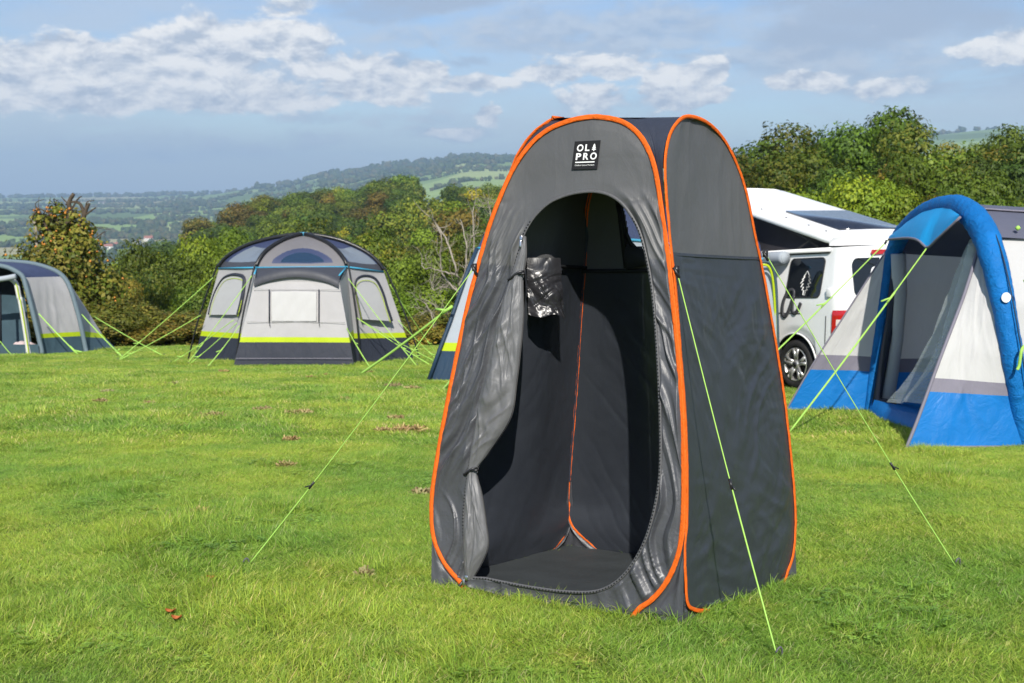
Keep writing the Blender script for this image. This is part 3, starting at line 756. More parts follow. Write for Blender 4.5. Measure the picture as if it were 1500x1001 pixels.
# ================================================================== BACKGROUND TENTS, VAN
def gpt(px, Y, h=0.0):                # ground point (or h metres above it) at world depth Y under image column px
    z = -(GA + GB * Y) + h
    return V([(px - 750) / FPX * (Y * CT - z * ST), Y, z])
def loft(mb, A, B, bands=((1.0, 0),), nu=26, nrow=30, sag=.0, wr=.006, seed=0, n=None, bow=0.0):
    """cloth stretched between curve A (left, bottom to top) and curve B (right); bands = ((v_top, material), ...)"""
    vs = sorted(set(np.round(np.r_[np.linspace(0, 1, nrow), [b[0] for b in bands]], 5)))
    A = np.asarray(A, float); B = np.asarray(B, float)
    def ev(C, v):
        d = np.r_[0, np.cumsum(np.linalg.norm(np.diff(C, axis=0), axis=1))]; d /= d[-1]
        return np.stack([np.interp(v, d, C[:, k]) for k in range(3)], 1)
    a, b = ev(A, vs), ev(B, vs)
    t = np.linspace(0, 1, nu)[None, :, None]
    P = a[:, None] * (1 - t) + b[:, None] * t
    nn = np.cross(B[0] - A[0], A[-1] - A[0]) if n is None else V(n); nn = unit(nn)
    L = np.linalg.norm(B[0] - A[0]); Hh = np.linalg.norm(A[-1] - A[0])
    uu = t[..., 0] * L; vv = np.array(vs)[:, None] * Hh
    e = np.sin(np.pi * t[..., 0]) * np.sin(np.pi * np.clip(np.array(vs)[:, None], 0, 1)) ** .5
    off = -sag * e + e * wr * (folds(uu + 0 * vv, vv + 0 * uu, R(75), 5, 5, seed) + .8 * folds(uu + 0 * vv, vv + 0 * uu, R(110), 7, 5, seed + 3) + 1.5 * fbm(uu * 1.3 + 0 * vv, vv * 1.3, seed + 5))
    P = P + nn * off[..., None]
    mm = []
    for i in range(len(vs) - 1):
        mid = (vs[i] + vs[i + 1]) / 2
        mm.append(next(b_[1] for b_ in bands if mid <= b_[0] + 1e-6))
    mb.grid(P, lambda p, i, j: mm[i], np.stack(np.broadcast_arrays(uu, vv), -1))
    return P
def planehit(A, B, C, px, py, off=0.0):
    n = unit(np.cross(B - A, C - A)); r = ray(px, py)
    if n.dot(r) > 0: n = -n
    return r * (n.dot(A) / n.dot(r)) + n * off
def polyfill(mb, pts, mat=0):
    c = np.mean(pts, 0); k = len(pts)
    mb.add(np.vstack([pts, c[None]]), [(i, (i + 1) % k, k) for i in range(k)], mat)
def rope_px(parent, a, Ya, g, r=.0062, slider=.75, **k):
    return rope(parent, at(*a, Ya), G(*g), r, slider, **k)

# ------------------------------------------------------------------ six-sided dome tent
Yp = G(430, 537)[1]; Yb = Yp + .75
DOME = thing('dome_tent', 'pale grey dome tent with lime band, dark ribbed roof and closed front porch', 'tent', gpt(445, Yb + 1.5), 'family tents pitched along the hedge')
FL, FR, LL, RR = gpt(352, Yb), gpt(523, Yb), gpt(284, Yb + 1.3), gpt(607, Yb + 1.0)
eFL, eFR, eL, eR = at(376, 392, Yb + .2), at(508, 391, Yb + .2), at(321, 393, Yb + 1.35), at(562, 398, Yb + 1.1)
cXY = (LL + RR) / 2; apex = at(445, 345, cXY[1])
mir = lambda p: V([2 * cXY[0] - p[0], 2 * cXY[1] - p[1], p[2]])
gnd_ = lambda p: V([p[0], p[1], -(GA + GB * p[1])])
BL_, BR_ = gnd_(mir(FR)), gnd_(mir(FL)); eBL, eBR = mir(eFR), mir(eFL)
EXCL.append([LL, FL, FR, RR, BR_, BL_]); 
band = ((.26, 0), (.315, 1), (1.0, 2))
base = [LL, FL, FR, RR, BR_, BL_]; eav = [eL, eFL, eFR, eR, eBR, eBL]
for i in range(6):
    mb = MB(); j = (i + 1) % 6
    loft(mb, [base[i], eav[i]], [base[j], eav[j]], band, seed=i * 2, sag=.05, wr=.009)
    w_ = mb.build('wall', [M['navy'], M['limeband'], M['pale']], DOME)
    if i in (0, 2):
        q = [(309, 462), (313, 444), (320, 425), (330, 409), (341, 403.5), (352, 403.5), (360, 407), (361, 418), (358, 438), (352, 462)] if i == 0 else [(527, 468), (522, 445), (518, 425), (519, 412), (527, 406), (539, 406), (549, 412), (558, 430), (564, 450), (571, 471)]
        pts = np.array([planehit(base[i], base[j], eav[i], *p, .05) for p in q]); sp_ = spline(pts, 5)
        wm = MB(); polyfill(wm, sp_); wn_ = wm.build('side_window', M['mesh'], w_)
        tm = MB(); tm.tube(sp_, .035, 6, flat=.5); tm.tube(sp_ * .998 + V([0, 0, -.06]) * 1 + (np.mean(sp_, 0) - sp_) * .05, .007, 6, 1, flat=.6)
        tm.build('window_frame', [M['navy'], M['limeband']], wn_)
def gore(i, ns=26, nt=22):
    j = (i + 1) % 6; s = np.linspace(0, 1, ns)[:, None]; t = np.linspace(0, 1, nt)[None]
    E = eav[i] * (1 - t[..., None]) + eav[j] * t[..., None]
    E[..., 2] -= 0
    w = .72 * np.cos(s * np.pi / 2) + .28 * (1 - s); hz = .8 * np.sin(s * np.pi / 2) + .2 * s
    c = V([apex[0], apex[1]])
    P = np.zeros((ns, nt, 3)); P[..., :2] = c + (E[..., :2] - c) * w[..., None]
    sagt = .05 * np.sin(np.pi * t) * np.sin(np.pi * s)
    P[..., 2] = E[..., 2] + (apex[2] - E[..., 2]) * hz - sagt + .006 * fbm(t * 5 + 0 * s, s * 5 + i, 7)
    return P, s + 0 * t, t + 0 * s
for i in range(6):
    P, s, t = gore(i, 80, 80) if i == 1 else gore(i, 50, 40); mb = MB()
    def mf(p, a, b, i=i, s=s, t=t):
        S, T = s[a, b], t[a, b]
        if i == 1:
            r_ = math.hypot((T - .5) / .36, (S - .10) / .42) if S > .09 else 9
            return 1 if r_ < .72 and S > .12 else (2 if r_ < 1 else 0)
        if i in (0, 2): return 4 if .14 < S < .52 and .12 < T < .9 else (3 if S < .14 else 2)
        return 3
    mb.grid(P, mf); g_ = mb.build('roof_panel', [M['roofg'], M['tintd'], M['roofn'], M['dkgrey'], M['tint']], DOME)
mb = MB()
for i in range(6):
    P, s, t = gore(i, 30, 2); mb.tube(P[:, 0] + V([0, -.02, .03]), .035, 7)
for b_, e_ in zip(base, eav):
    o_ = unit((b_ - cXY) * V([1, 1, 0])) * .07
    m_ = (b_ + e_) / 2 + o_ * 1.8
    mb.tube(spline([b_ + o_ * 1.6, m_, e_ + o_ * .8, e_ + V([0, 0, .05])], 8), .016, 7)
mb.build('pole', M['pole'], DOME)
mb = MB(); mb.tube([apex + V([0, 0, .0]), apex + V([0, 0, .06])], .075, 12); mb.build('pole_hub', M['cyan'], DOME)
mb = MB()
for a, b in ((eL, eFL), (eFR, eR), (eFL, eFR)): mb.tube([a + V([0, -.03, 0]), b + V([0, -.03, 0])], .014, 6)
mb.build('eave_piping', M['cyan'], DOME)
# porch
pBL, pBR = gpt(342, Yp), gpt(519, Yp); pTL, pTR = at(373, 412, Yp + .3), at(497, 414, Yp + .3)
EXCL.append([pBL, pBR, FR, FL])
PORCH_parts = []
mb = MB(); Pf = loft(mb, [pBL, pTL], [pBR, pTR], ((.075, 0), (.283, 0), (.343, 1), (1.0, 2)), 40, 34, -.03, .008, 31)
top = np.array([at(px, py, Yp + .3) for px, py in spline([(373, 412), (392, 405), (415, 400), (437, 398.5), (460, 401), (480, 406), (497, 414)], 6)])
tp = resample(top, 40)
lo = Pf[-1]; mb.grid(np.stack([lo, lo * .5 + tp * .5, tp]), 2)
pf = mb.build('porch_front', [M['navy'], M['limeband'], M['pale']], DOME)
tm = MB(); tm.grid(np.array([[at(x, 524, Yp + .02) + V([0, -.05, 0]) for x in (346, 516)], [at(x, 525, Yp + .02) + V([0, -.05, 0]) for x in (346, 516)]])); tm.build('hem_tape', M['greyband'], pf)
wq = lambda x, y, o=.05: planehit(pBL, pBR, pTL, x, y, o)
wm = MB(); wm.grid(np.array([[wq(x, y, .055 + .004 * math.sin(x * .3 + y * .2)) for x in np.linspace(399, 464, 14)] for y in np.linspace(471, 428, 10)])); po = wm.build('porch_window', M['white'], pf)
for x in (395.5, 468): tm = MB(); tm.tube([wq(x, 472, .06), wq(x, 425, .06)], .018, 6, flat=.6); tm.tube([wq(x, 472, .06), wq(x + 1, 479, .06)], .006, 5); tm.build('window_zip', M['navy'], po)
tm = MB()
for x0, y0, x1, y1 in ((372, 424, 500, 425), (362, 472, 506, 473), (399, 428, 464, 428), (399, 471, 464, 471), (399, 428, 399, 471), (464, 428, 464, 471)): tm.tube([wq(x0, y0, .05), wq(x1, y1, .05)], .005, 5, flat=.3, ref=(0, -1, 0))
tm.build('seam_tape', M['white'], pf)
for a, b, c, d, nm in ((pBL, pTL, FL, eFL, 'porch_side'), (pBR, pTR, FR, eFR, 'porch_side')):
    mb = MB(); loft(mb, [a, b], [c, d], ((.27, 0), (.35, 1), (1.0, 2)), 14, 24, .03, .008, 41, n=(-1 if a is pBL else 1, -.3, 0)); mb.build(nm, [M['navy'], M['limeband'], M['pale']], DOME)
ee = np.array([eFL * (1 - s) + eFR * s for s in np.linspace(0, 1, 40)]); mb = MB()
t_ = np.linspace(0, 1, 8)[:, None, None]; Q = tp[None] * (1 - t_) + ee[None] * t_; Q[..., 2] += .03 * np.sin(np.pi * t_[..., 0])
mb.grid(Q); mb.grid(np.stack([tp + V([0, -.06, -.09]), tp + V([0, -.07, .0]), tp + V([0, .0, .05])])); mb.build('porch_roof', M['dkgrey'], DOME)
for e_, p_ in ((eFL, pTL), (eFR, pTR)): mb = MB(); mb.tube([e_, p_ + V([0, 0, .12])], .014, 5); mb.build('porch_piping', M['cyan'], DOME)
for a, Ya, g, sl in (((312, 407), Yb + 1.2, (173, 528), .8), ((294, 462), Yb + 1.0, (172, 529), .85), ((369, 404), Yb + .1, (274, 534), .8), ((342, 469), Yp + .2, (250, 533), .85), ((347, 473), Yp + .1, (276, 535), .8), ((351, 477), Yp + .1, (303, 539), .6),
                 ((510, 408), Yb + .1, (611, 537), .8), ((523, 466), Yb, (632, 536), .8), ((524, 467), Yb, (640, 531), .7), ((571, 417), Yb + 1, (643, 524), .8), ((583, 469), Yb + .9, (641, 528), .85), ((508, 481), Yp + .1, (543, 540), .35)):
    rope_px(DOME, a, Ya, g, .0068, sl)

# ------------------------------------------------------------------ tunnel tent at the left edge
Yl = G(60, 520)[1]
LT = thing('tunnel_tent', 'navy roofed air tunnel tent with open dark doorway at the left edge of the field', 'tent', gpt(20, Yl), 'family tents pitched along the hedge')
a1 = [(62, 519.5), (58, 500), (51, 470), (44, 442), (38, 420), (33, 405), (24, 398), (8, 391), (-20, 387), (-60, 387), (-95, 397), (-120, 420), (-138, 455), (-150, 500), (-155, 521)]
a2 = [(126, 519.5), (122, 500), (116, 470), (109, 445), (102, 423), (93, 407), (78, 396), (50, 387), (20, 383.5), (-15, 383), (-50, 390), (-75, 415), (-90, 455), (-98, 490), (-100, 518)]
Y1, Y2 = Yl, Yl + 1.1
A1 = resample(spline([at(*p, Y1 + .25 * min(1, i / 5) if i < 8 else Y1 + .25) for i, p in enumerate(a1)], 8), 90)
A2 = resample(spline([at(*p, Y2 + .25 * min(1, i / 5) if i < 8 else Y2 + .25) for i, p in enumerate(a2)], 8), 90)
A1[0] = gpt(62, Y1); A2[0] = gpt(126, Y2)
k5 = 27
mb = MB(); loft(mb, A1[:k5], A2[:k5], ((.21, 0), (.265, 1), (1.0, 2)), 26, 30, .05, .012, 51, n=(.7, -.7, 0)); mb.build('side_wall', [M['teal'], M['limeband'], M['pale']], LT)
mb = MB(); t_ = np.linspace(0, 1, 16)[None, :, None]; mb.grid(A1[k5 - 1:, None] * (1 - t_) + A2[k5 - 1:, None] * t_ - V([0, 0, .05]) * np.sin(np.pi * t_)); mb.build('roof', M['roofn'], LT)
end = [gpt(172, Y2 + .9)]; rear = [gpt(172, Y2 + .9), at(150, 490, Y2 + 1.1), at(128, 455, Y2 + 1.2), at(108, 424, Y2 + 1.2), at(96, 407, Y2 + 1.1)]
mb = MB(); loft(mb, A2[:k5], rear, ((.20, 0), (.275, 1), (1.0, 2)), 18, 30, .03, .012, 53, n=(.7, -.7, 0)); mb.build('rear_wall', [M['teal'], M['limeband'], M['pale']], LT)
mb = MB(); bk = np.array([V([p[0] - .9, p[1] + .8, p[2] - .1]) for p in A2]); mb.grid(np.stack([A2, bk], 1)[k5 - 1:]); mb.build('rear_roof', M['roofn'], LT)
mb = MB(); mb.tube(A1 + V([.02, -.04, 0]), .05, 9); mb.tube(A2 + V([.03, -.03, 0]), .05, 9); mb.build('air_beam', M['beam'], LT)
inn = np.array([V([p[0] * 1.0 - .22 * (1 - i / 89 * 2), p[1] - .12, p[2] - (.14 if 20 < i < 70 else .06)]) for i, p in enumerate(A1)])
mb = MB(); mb.tube(inn[:30], .05, 9); mb.build('door_beam', M['beamw'], LT)
mb = MB(); mb.tube(inn[:28] + V([.03, -.07, 0]), .012, 6); mb.build('door_zip', M['limeband'], LT)
mb = MB(); rl = np.array([at(px, py, Y1 - .05) for px, py in ((23, 405), (8, 408), (-10, 410), (-40, 411), (-80, 410))]); mb.tube(spline(rl, 6), .055, 10); mb.build('rolled_door', M['pale2'], LT)
# inner room: dark back wall, groundsheet
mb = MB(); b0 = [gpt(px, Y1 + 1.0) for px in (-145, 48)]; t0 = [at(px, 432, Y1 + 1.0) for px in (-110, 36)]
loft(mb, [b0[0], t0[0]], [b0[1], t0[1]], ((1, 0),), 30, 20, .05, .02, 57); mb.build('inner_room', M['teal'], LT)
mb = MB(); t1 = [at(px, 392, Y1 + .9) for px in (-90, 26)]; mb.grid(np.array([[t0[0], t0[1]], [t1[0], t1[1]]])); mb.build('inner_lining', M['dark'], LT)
mb = MB(); mb.grid(np.array([[gpt(-150, Y1 - .1, .03), gpt(58, Y1 - .1, .03)], [gpt(-145, Y1 + 1.0, .03), gpt(50, Y1 + 1.0, .03)]])); 
mb.grid(np.array([[gpt(-150, Y1 - .1, .0), gpt(58, Y1 - .1, .0)], [gpt(-150, Y1 - .1, .22), gpt(56, Y1 - .1, .22)]])); mb.build('groundsheet', M['teal'], LT)
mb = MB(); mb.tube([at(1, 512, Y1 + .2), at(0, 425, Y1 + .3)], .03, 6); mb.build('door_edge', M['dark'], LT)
EXCL.append([gpt(-155, Y1 - .15), gpt(62, Y1 - .1), gpt(126, Y2), gpt(172, Y2 + .9), gpt(-100, Y2 + 2)])
for a, Ya, g, r_ in (((57, 460), Y1, (116, 521), .013), ((120, 461), Y2, (179, 523), .013), ((138, 464), Y2 + 1, (240, 522), .010), ((0, 500), Y1 - .1, (22, 525), .010)):
    rope_px(LT, a, Ya, g, r_, .9)
bl = MB(); uu, vv = np.meshgrid(np.linspace(0, 1, 24), np.linspace(0, 1, 14))
p0, p1 = gpt(6, Y1 + .5, .06), gpt(44, Y1 + .5, .06); Pq = p0 * (1 - uu[..., None]) + p1 * uu[..., None] + V([0, .5, 0]) * vv[..., None]
Pq[..., 2] += np.sin(np.pi * uu) ** .5 * np.sin(np.pi * vv) ** .5 * (.16 + .05 * fbm(uu * 4, vv * 3, 61)) + .03 * fbm(uu * 9, vv * 6, 62)
bl.grid(Pq); BLK = bl.build('blanket', M['blanket']); tag(BLK, 'crumpled pink and white blanket lying inside the open doorway of the left tent', 'blanket')

# ------------------------------------------------------------------ drive-away awning half hidden behind the pop-up tent
Ya = G(628, 558)[1]; Yr = 13.7
AW = thing('drive_away_awning', 'pale blue grey awning with lime band, half hidden behind the shower tent', 'tent', gpt(850, Ya))
lft_ = [gpt(628, Ya), at(645, 510, Ya + .12), at(660, 470, Ya + .25), at(684, 400, Ya + .55), at(699, 364, Ya + .75)]
rgt_ = [gpt(1141, Yr), at(1138, 500, Yr + .05), at(1136, 440, Yr + .1), at(1128, 396, Yr + .2), at(1117, 380, Yr + .3)]
mb = MB(); FWP = loft(mb, lft_, rgt_, ((.215, 0), (.275, 1), (1.0, 2)), 60, 34, .03, .014, 71, n=(0, -1, 0)); bow_ = (np.linspace(0, 1, FWP.shape[0])[:, None] ** 2 * np.sin(np.pi * np.linspace(0, 1, 60))[None]).ravel() * .20; mb.v[0][:, 2] += bow_; EAV = mb.v[0].reshape(FWP.shape)[-1].copy(); mb.build('front_wall', [M['dnavy'], M['limeband'], M['pale2']], AW)
s_ = np.linspace(0, 1, 60)[:, None]; RG = at(735, 330, Ya + 1.6) * (1 - s_) + at(1105, 360, Yr + 1.3) * s_; RG[:, 2] += .50 * np.sin(np.pi * s_[:, 0]) ** .7
BKR = gpt(740, Ya + 3.2, 1.5) * (1 - s_) + gpt(1140, Ya + 3.0, 1.5) * s_; mb = MB(); mb.grid(np.stack([EAV * (1 - k) + RG * k + V([0, 0, .14]) * np.sin(np.pi * k) for k in np.linspace(0, 1, 9)] + [RG * (1 - k) + BKR * k + V([0, 0, .14]) * np.sin(np.pi * k) for k in np.linspace(.1, 1, 9)])); mb.build('roof', M['roofn'], AW)
mb = MB(); mb.tube(EAV + V([0, -.02, 0]), .018, 6); mb.build('eave_piping', M['cyan'], AW)
mb = MB(); loft(mb, [gpt(660, Ya + 3.2), gpt(700, Ya + 3.0, 1.6)], lft_, ((.215, 0), (.275, 1), (1.0, 2)), 16, 24, 0, .01, 73, n=(-1, 0, 0)); mb.build('side_wall', [M['dnavy'], M['limeband'], M['pale2']], AW)
mb = MB(); mb.tube(np.array(lft_) + V([0, -.04, 0]), .03, 6); mb.build('edge_piping', M['dnavy'], AW)
fh = lambda x, y, o=.05: planehit(lft_[0], rgt_[0], lft_[-1], x, y, o)
mb = MB(); q = np.array([fh(*p) for p in spline([(676, 463), (684, 430), (693, 398), (700, 395), (780, 398), (782, 466), (730, 466)], 4, True)]); polyfill(mb, q); mb.build('window', M['roofg'], AW)
mb = MB(); mb.tube(spline([at(x, y, Yr + .1) for x, y in ((1116, 388), (1126, 391), (1132, 410), (1135, 450), (1136.5, 500), (1138, 548))], 6), .016, 6); mb.tube(spline([at(x, y, Yr + .12) for x, y in ((1113, 384), (1128, 386), (1135.5, 408), (1138, 450), (1139.5, 500), (1140, 560))], 6), .02, 6, 1); mb.build('door_zip', [M['limeband'], M['teal']], AW)
rope_px(AW, (654, 455), Ya + .1, (527, 549), .014, .04, peg=False); rope_px(AW, (672, 541), Ya - .1, (645, 574), .014, 1.1, peg=False)
EXCL.append([gpt(628, Ya), gpt(1141, Yr), gpt(1141, Yr + 3), gpt(660, Ya + 3.2)])

# ------------------------------------------------------------------ campervan
yaw = R(26.5); Wc = G(1160, 571)
vf = V([-math.sin(yaw), math.cos(yaw), -GB * math.cos(yaw)]); vr = V([math.cos(yaw), math.sin(yaw), 0]); vz = V([0, 0, 1])
VAN = thing('campervan', 'white campervan with raised pop top roof and open rear corner showing beside the blue awning', 'van', Wc + vf * 1.5 + vr * .95)
VAN['label'] = 'white campervan with raised pop top roof and solar panel parked behind the tents'
def vp(a, b, h): return Wc + vf * a + vr * b + vz * h
BT = 1.80
def inset(h): return .02 + .10 * smooth(h, 1.05, 1.85) + .03 * smooth(.55 - h, 0, .3)
RA, FA, Rc = -.86, 3.95, .20
def outline(h, n=10):                 # plan outline at height h, from rear centre along the left side to the front centre
    i = inset(h); ra = RA + .10 * smooth(h, 1.1, 1.85); fa = FA - 1.5 * smooth(h, 1.0, 1.85) - .1
    pts = [(ra, .95)]
    pts += [(ra + .02 * 0, .95 - (.95 - i - Rc) * s) for s in (.5, 1)]
    pts += [(ra + Rc * (1 - math.cos(t)), i + Rc * (1 - math.sin(t))) for t in np.linspace(.15, math.pi / 2, 8)]
    return pts, i, fa
def wall_at(h, s_a):                  # left side surface: a along, plan offset with rounded rear corner
    pass
hs = np.r_[np.linspace(.28, .6, 9), np.linspace(.65, 1.7, 22), [1.74, 1.78, BT]]
as_ = np.r_[np.linspace(RA + Rc, 3.0, 100)]
def ring(h):
    P = []
    ra = RA + .09 * float(smooth(h, 1.1, 1.85)); i = float(inset(h))
    for s in np.linspace(0, 1, 10)[:-1]: P.append((ra + .035 * s ** 2, .95 - (.95 - i - Rc) * s))
    for t in np.linspace(0, math.pi / 2, 12)[:-1]: P.append((ra + .035 + Rc * (1 - math.cos(t)), i + Rc * (1 - math.sin(t))))
    fr = float(FA - .15 - 1.3 * smooth(h, 1.0, 1.85))
    for a in np.linspace(ra + .035 + Rc, fr - .35, 110): P.append((a, i))
    for t in np.linspace(0, math.pi / 2, 8): P.append((fr - .35 + .35 * math.sin(t), i + .35 * (1 - math.cos(t))))
    for s in np.linspace(0, 1, 6)[1:]: P.append((fr + .03 * s, i + .35 + (.6 - i) * s))
    return np.array(P)
rings = [ring(h) for h in hs]
for side in (0, 1):
    pass
def arch_cut(P):                      # wheel arches
    c = (P[..., 0]) ** 2 + (P[..., 2] - .33) ** 2 < .395 ** 2
    d = (P[..., 0] - 3.0) ** 2 + (P[..., 2] - .33) ** 2 < .395 ** 2
    return c | d
mb = MB()
L3 = np.array([[(p[0], p[1], h) for p in rg] for rg, h in zip(rings, hs)])
# wheel arches are clean circles: pull the grid columns to the arch edge
def arched(L):
    L = L.copy()
    for c in (0.0, 3.0):
        d = L[..., 0] - c; near = np.abs(d) < .40
        zl = .33 + np.sqrt(np.clip(.40 ** 2 - d ** 2, 0, None))
        h0 = L[..., 2]; t = (h0 - hs[0]) / (1.05 - hs[0])
        nz = np.where(h0 < 1.05, zl + (1.05 - zl) * t, h0)
        L[..., 2] = np.where(near & (L[..., 1] < .3), nz, L[..., 2])
    return L
L3 = arched(L3)
def to_van(L, flip=False):
    a, b, h = L[..., 0], L[..., 1], L[..., 2]
    if flip: b = 1.9 - b
    return Wc + a[..., None] * vf + b[..., None] * vr + h[..., None] * vz
mb.grid(to_van(L3)); mb.grid(to_van(L3, True)[:, ::-1])
rim = to_van(L3)[-1]; rimr = to_van(L3, True)[-1]
mb.grid(np.stack([rim, rim * .5 + rimr * .5 + vz * .02, rimr]))
flo = to_van(L3)[0] + 0; 
body = mb.build('body', M['vanw'], VAN)
def sp_(a, h, off=.006):             # point on the left side skin
    i = float(inset(h)); return vp(a, i - off, h)
def rp_(b, h, off=.006):             # point on the rear skin
    ra = RA + .09 * float(smooth(h, 1.1, 1.85)); return vp(ra - off + .035 * ((.95 - b) / .75) ** 2 * (b < .95), b, h)
def rounded(x0, x1, y0, y1, r, n=5, sk=0):
    P = []
    for cx, cy, t0 in ((x1 - r, y1 - r, 0), (x0 + r, y1 - r, 1), (x0 + r, y0 + r, 2), (x1 - r, y0 + r, 3)):
        for t in np.linspace(t0 * math.pi / 2, (t0 + 1) * math.pi / 2, n): P.append((cx + r * math.cos(t) + sk * (cy + r * math.sin(t) - y0), cy + r * math.sin(t)))
    return P
mb = MB(); polyfill(mb, np.array([sp_(a, h, .008) for a, h in rounded(-.42, .21, 1.19, 1.68, .06)])); w_ = mb.build('side_window', M['vang'], VAN, smooth=False)
mb = MB(); mb.tube([sp_(a, h, .008) for a, h in rounded(-.42, .21, 1.19, 1.68, .06)], .009, 6, closed=True, flat=.5); mb.build('window_seal', M['vandark'], w_)
mb = MB()
trp = [(.0, 0), (.02, .12), (.075, .12), (.04, .2), (.12, .2), (.065, .29), (.145, .29), (.07, .38), (.12, .38), (.05, .46), (.085, .46), (0, .60)]
loop = [(-x, y) for x, y in trp[1:-1]][::-1]
full = [(-.03, 0), (-.03, .12)] + [(-x * 1.2, y) for x, y in trp[2:-1]] + [(0, .6)] + [(x * 1.2, y) for x, y in trp[2:-1]][::-1] + [(.03, .12), (.03, 0)]
mb.tube([sp_(-.14 - x * .54, 1.22 + y * .50, .014) for x, y in full], .0065, 5, closed=True, flat=.5)
mb.build('tree_decal', M['logo_w'], w_)
mb = MB()
sq = spline([(.30, .98), (.30, .90), (.26, .88), (.20, .95), (.12, 1.10), (.06, 1.24), (.03, 1.27), (.0, 1.24), (.02, 1.12), (.05, 1.02), (.05, .96), (-.02, .95), (-.10, 1.04), (-.14, 1.12)], 8)
sq = spline([(.30, 1.17), (.27, 1.24), (.20, 1.28), (.13, 1.27), (.11, 1.20), (.14, 1.10), (.20, .98), (.25, .92), (.285, .93), (.28, 1.00), (.30, 1.10), (.25, 1.22)], 6)
sq = spline([(.05, 1.20), (.06, 1.265), (.11, 1.285), (.17, 1.25), (.225, 1.16), (.245, 1.05), (.235, .965), (.19, .945), (.14, .99), (.09, 1.09), (.05, 1.20), (.055, 1.12), (.05, 1.02), (.015, .985), (-.05, 1.03), (-.10, 1.12)], 8)
mb.tube([sp_(a, h, .012) for a, h in sq], .027, 6, flat=.35, ref=vr); mb.build('swirl_decal', M['greytint'], VAN)
mb = MB()
for q in ([(3.0, .985), (-.10, .985)], [(-.55, .5), (-.55, .96)], [(.95, .30), (.95, 1.72)]): mb.tube([sp_(a, h, .003) for a, h in q], .006, 5)
mb.build('panel_gap', M['vandark'], VAN)
mb = MB(); mb.tube([sp_(a, 1.775, .02) for a in (-.50, 2.3)], .028, 8); mb.build('gutter_rail', M['vanw'], VAN)
mb = MB(); mb.tube([sp_(a, 1.74, .012) for a in (-.48, 2.3)], .010, 6); mb.build('rail_seal', M['vandark'], VAN)
mb = MB(); c0 = sp_(-.60, 1.245, .02); mb.box(c0, (.10, .03, .11), 0, (vf, vr, vz)); mb.build('latch', M['vanw'], VAN, bevel=.012)
# tail lamp wraps the rear corner
def corner_pt(s, h, off):              # s: 0 side .. 1 rear around the rounded corner
    i = float(inset(h)); ra = RA + .09 * float(smooth(h, 1.1, 1.85)) + .035; t = (1 - s) * math.pi / 2
    cx, cy = ra + Rc, i + Rc
    return vp(cx - (Rc + off) * math.cos(t), cy - (Rc + off) * math.sin(t), h)
mb = MB(); ss = np.linspace(.12, 1.05, 12); hh = np.linspace(.73, 1.03, 9)
mb.grid(np.array([[corner_pt(s, h, .018 * min(1, 8 * min(h - .72, 1.04 - h) * 4)) for s in ss] for h in hh]), lambda p, i, j: 1 if (3 <= i <= 4 and j >= 2) else 0)
mb.build('tail_lamp', [M['red'], M['lensw']], VAN)
mb = MB(); polyfill(mb, np.array([rp_(b, h, .012) for b, h in rounded(.20, 1.70, 1.20, 1.66, .08)])); rw_ = mb.build('rear_window', M['vang'], VAN, smooth=False)
mb = MB(); polyfill(mb, np.array([rp_(b, h, .03) for b, h in rounded(.48, 1.42, 1.70, 1.755, .02)])); mb.build('brake_light', M['red'], VAN, smooth=False)
mb = MB(); ss = np.linspace(-.0, 1.0, 10)
mb.grid(np.array([[corner_pt(s, h, .03) for s in ss] for h in (.28, .42, .55, .58)]), lambda p, i, j: 0)
mb.grid(np.array([[rp_(b, h, .03) for b in np.linspace(.2, 1.7, 10)] for h in (.28, .42, .55, .58)])); mb.grid(np.array([[sp_(a, h, .012) for a in (-.68, -.55, -.425)] for h in (.27, .36, .47)])); mb.build('rear_bumper', M['vanor'], VAN)
mb = MB(); arcp = [(.0 + .40 * math.cos(t), .33 + .40 * math.sin(t)) for t in np.linspace(-.1, math.pi + .1, 40)]
lip = np.array([sp_(a, h, .004) for a, h in arcp]); deep = np.array([vp(a, .35, h) for a, h in arcp]); mb.grid(np.stack([lip, deep]))
polyfill(mb, deep); mb.tube(lip, .012, 6, 1); mb.build('wheel_arch', [M['vandark'], M['vanw']], VAN)
mb = MB(); q = [vp(-.80, .12, .3), vp(-.80, 1.78, .3), vp(3.6, 1.78, .3), vp(3.6, .12, .3)]; mb.hexa(q + [p + vz * .1 for p in q]); mb.build('underbody', M['vandark'], VAN)
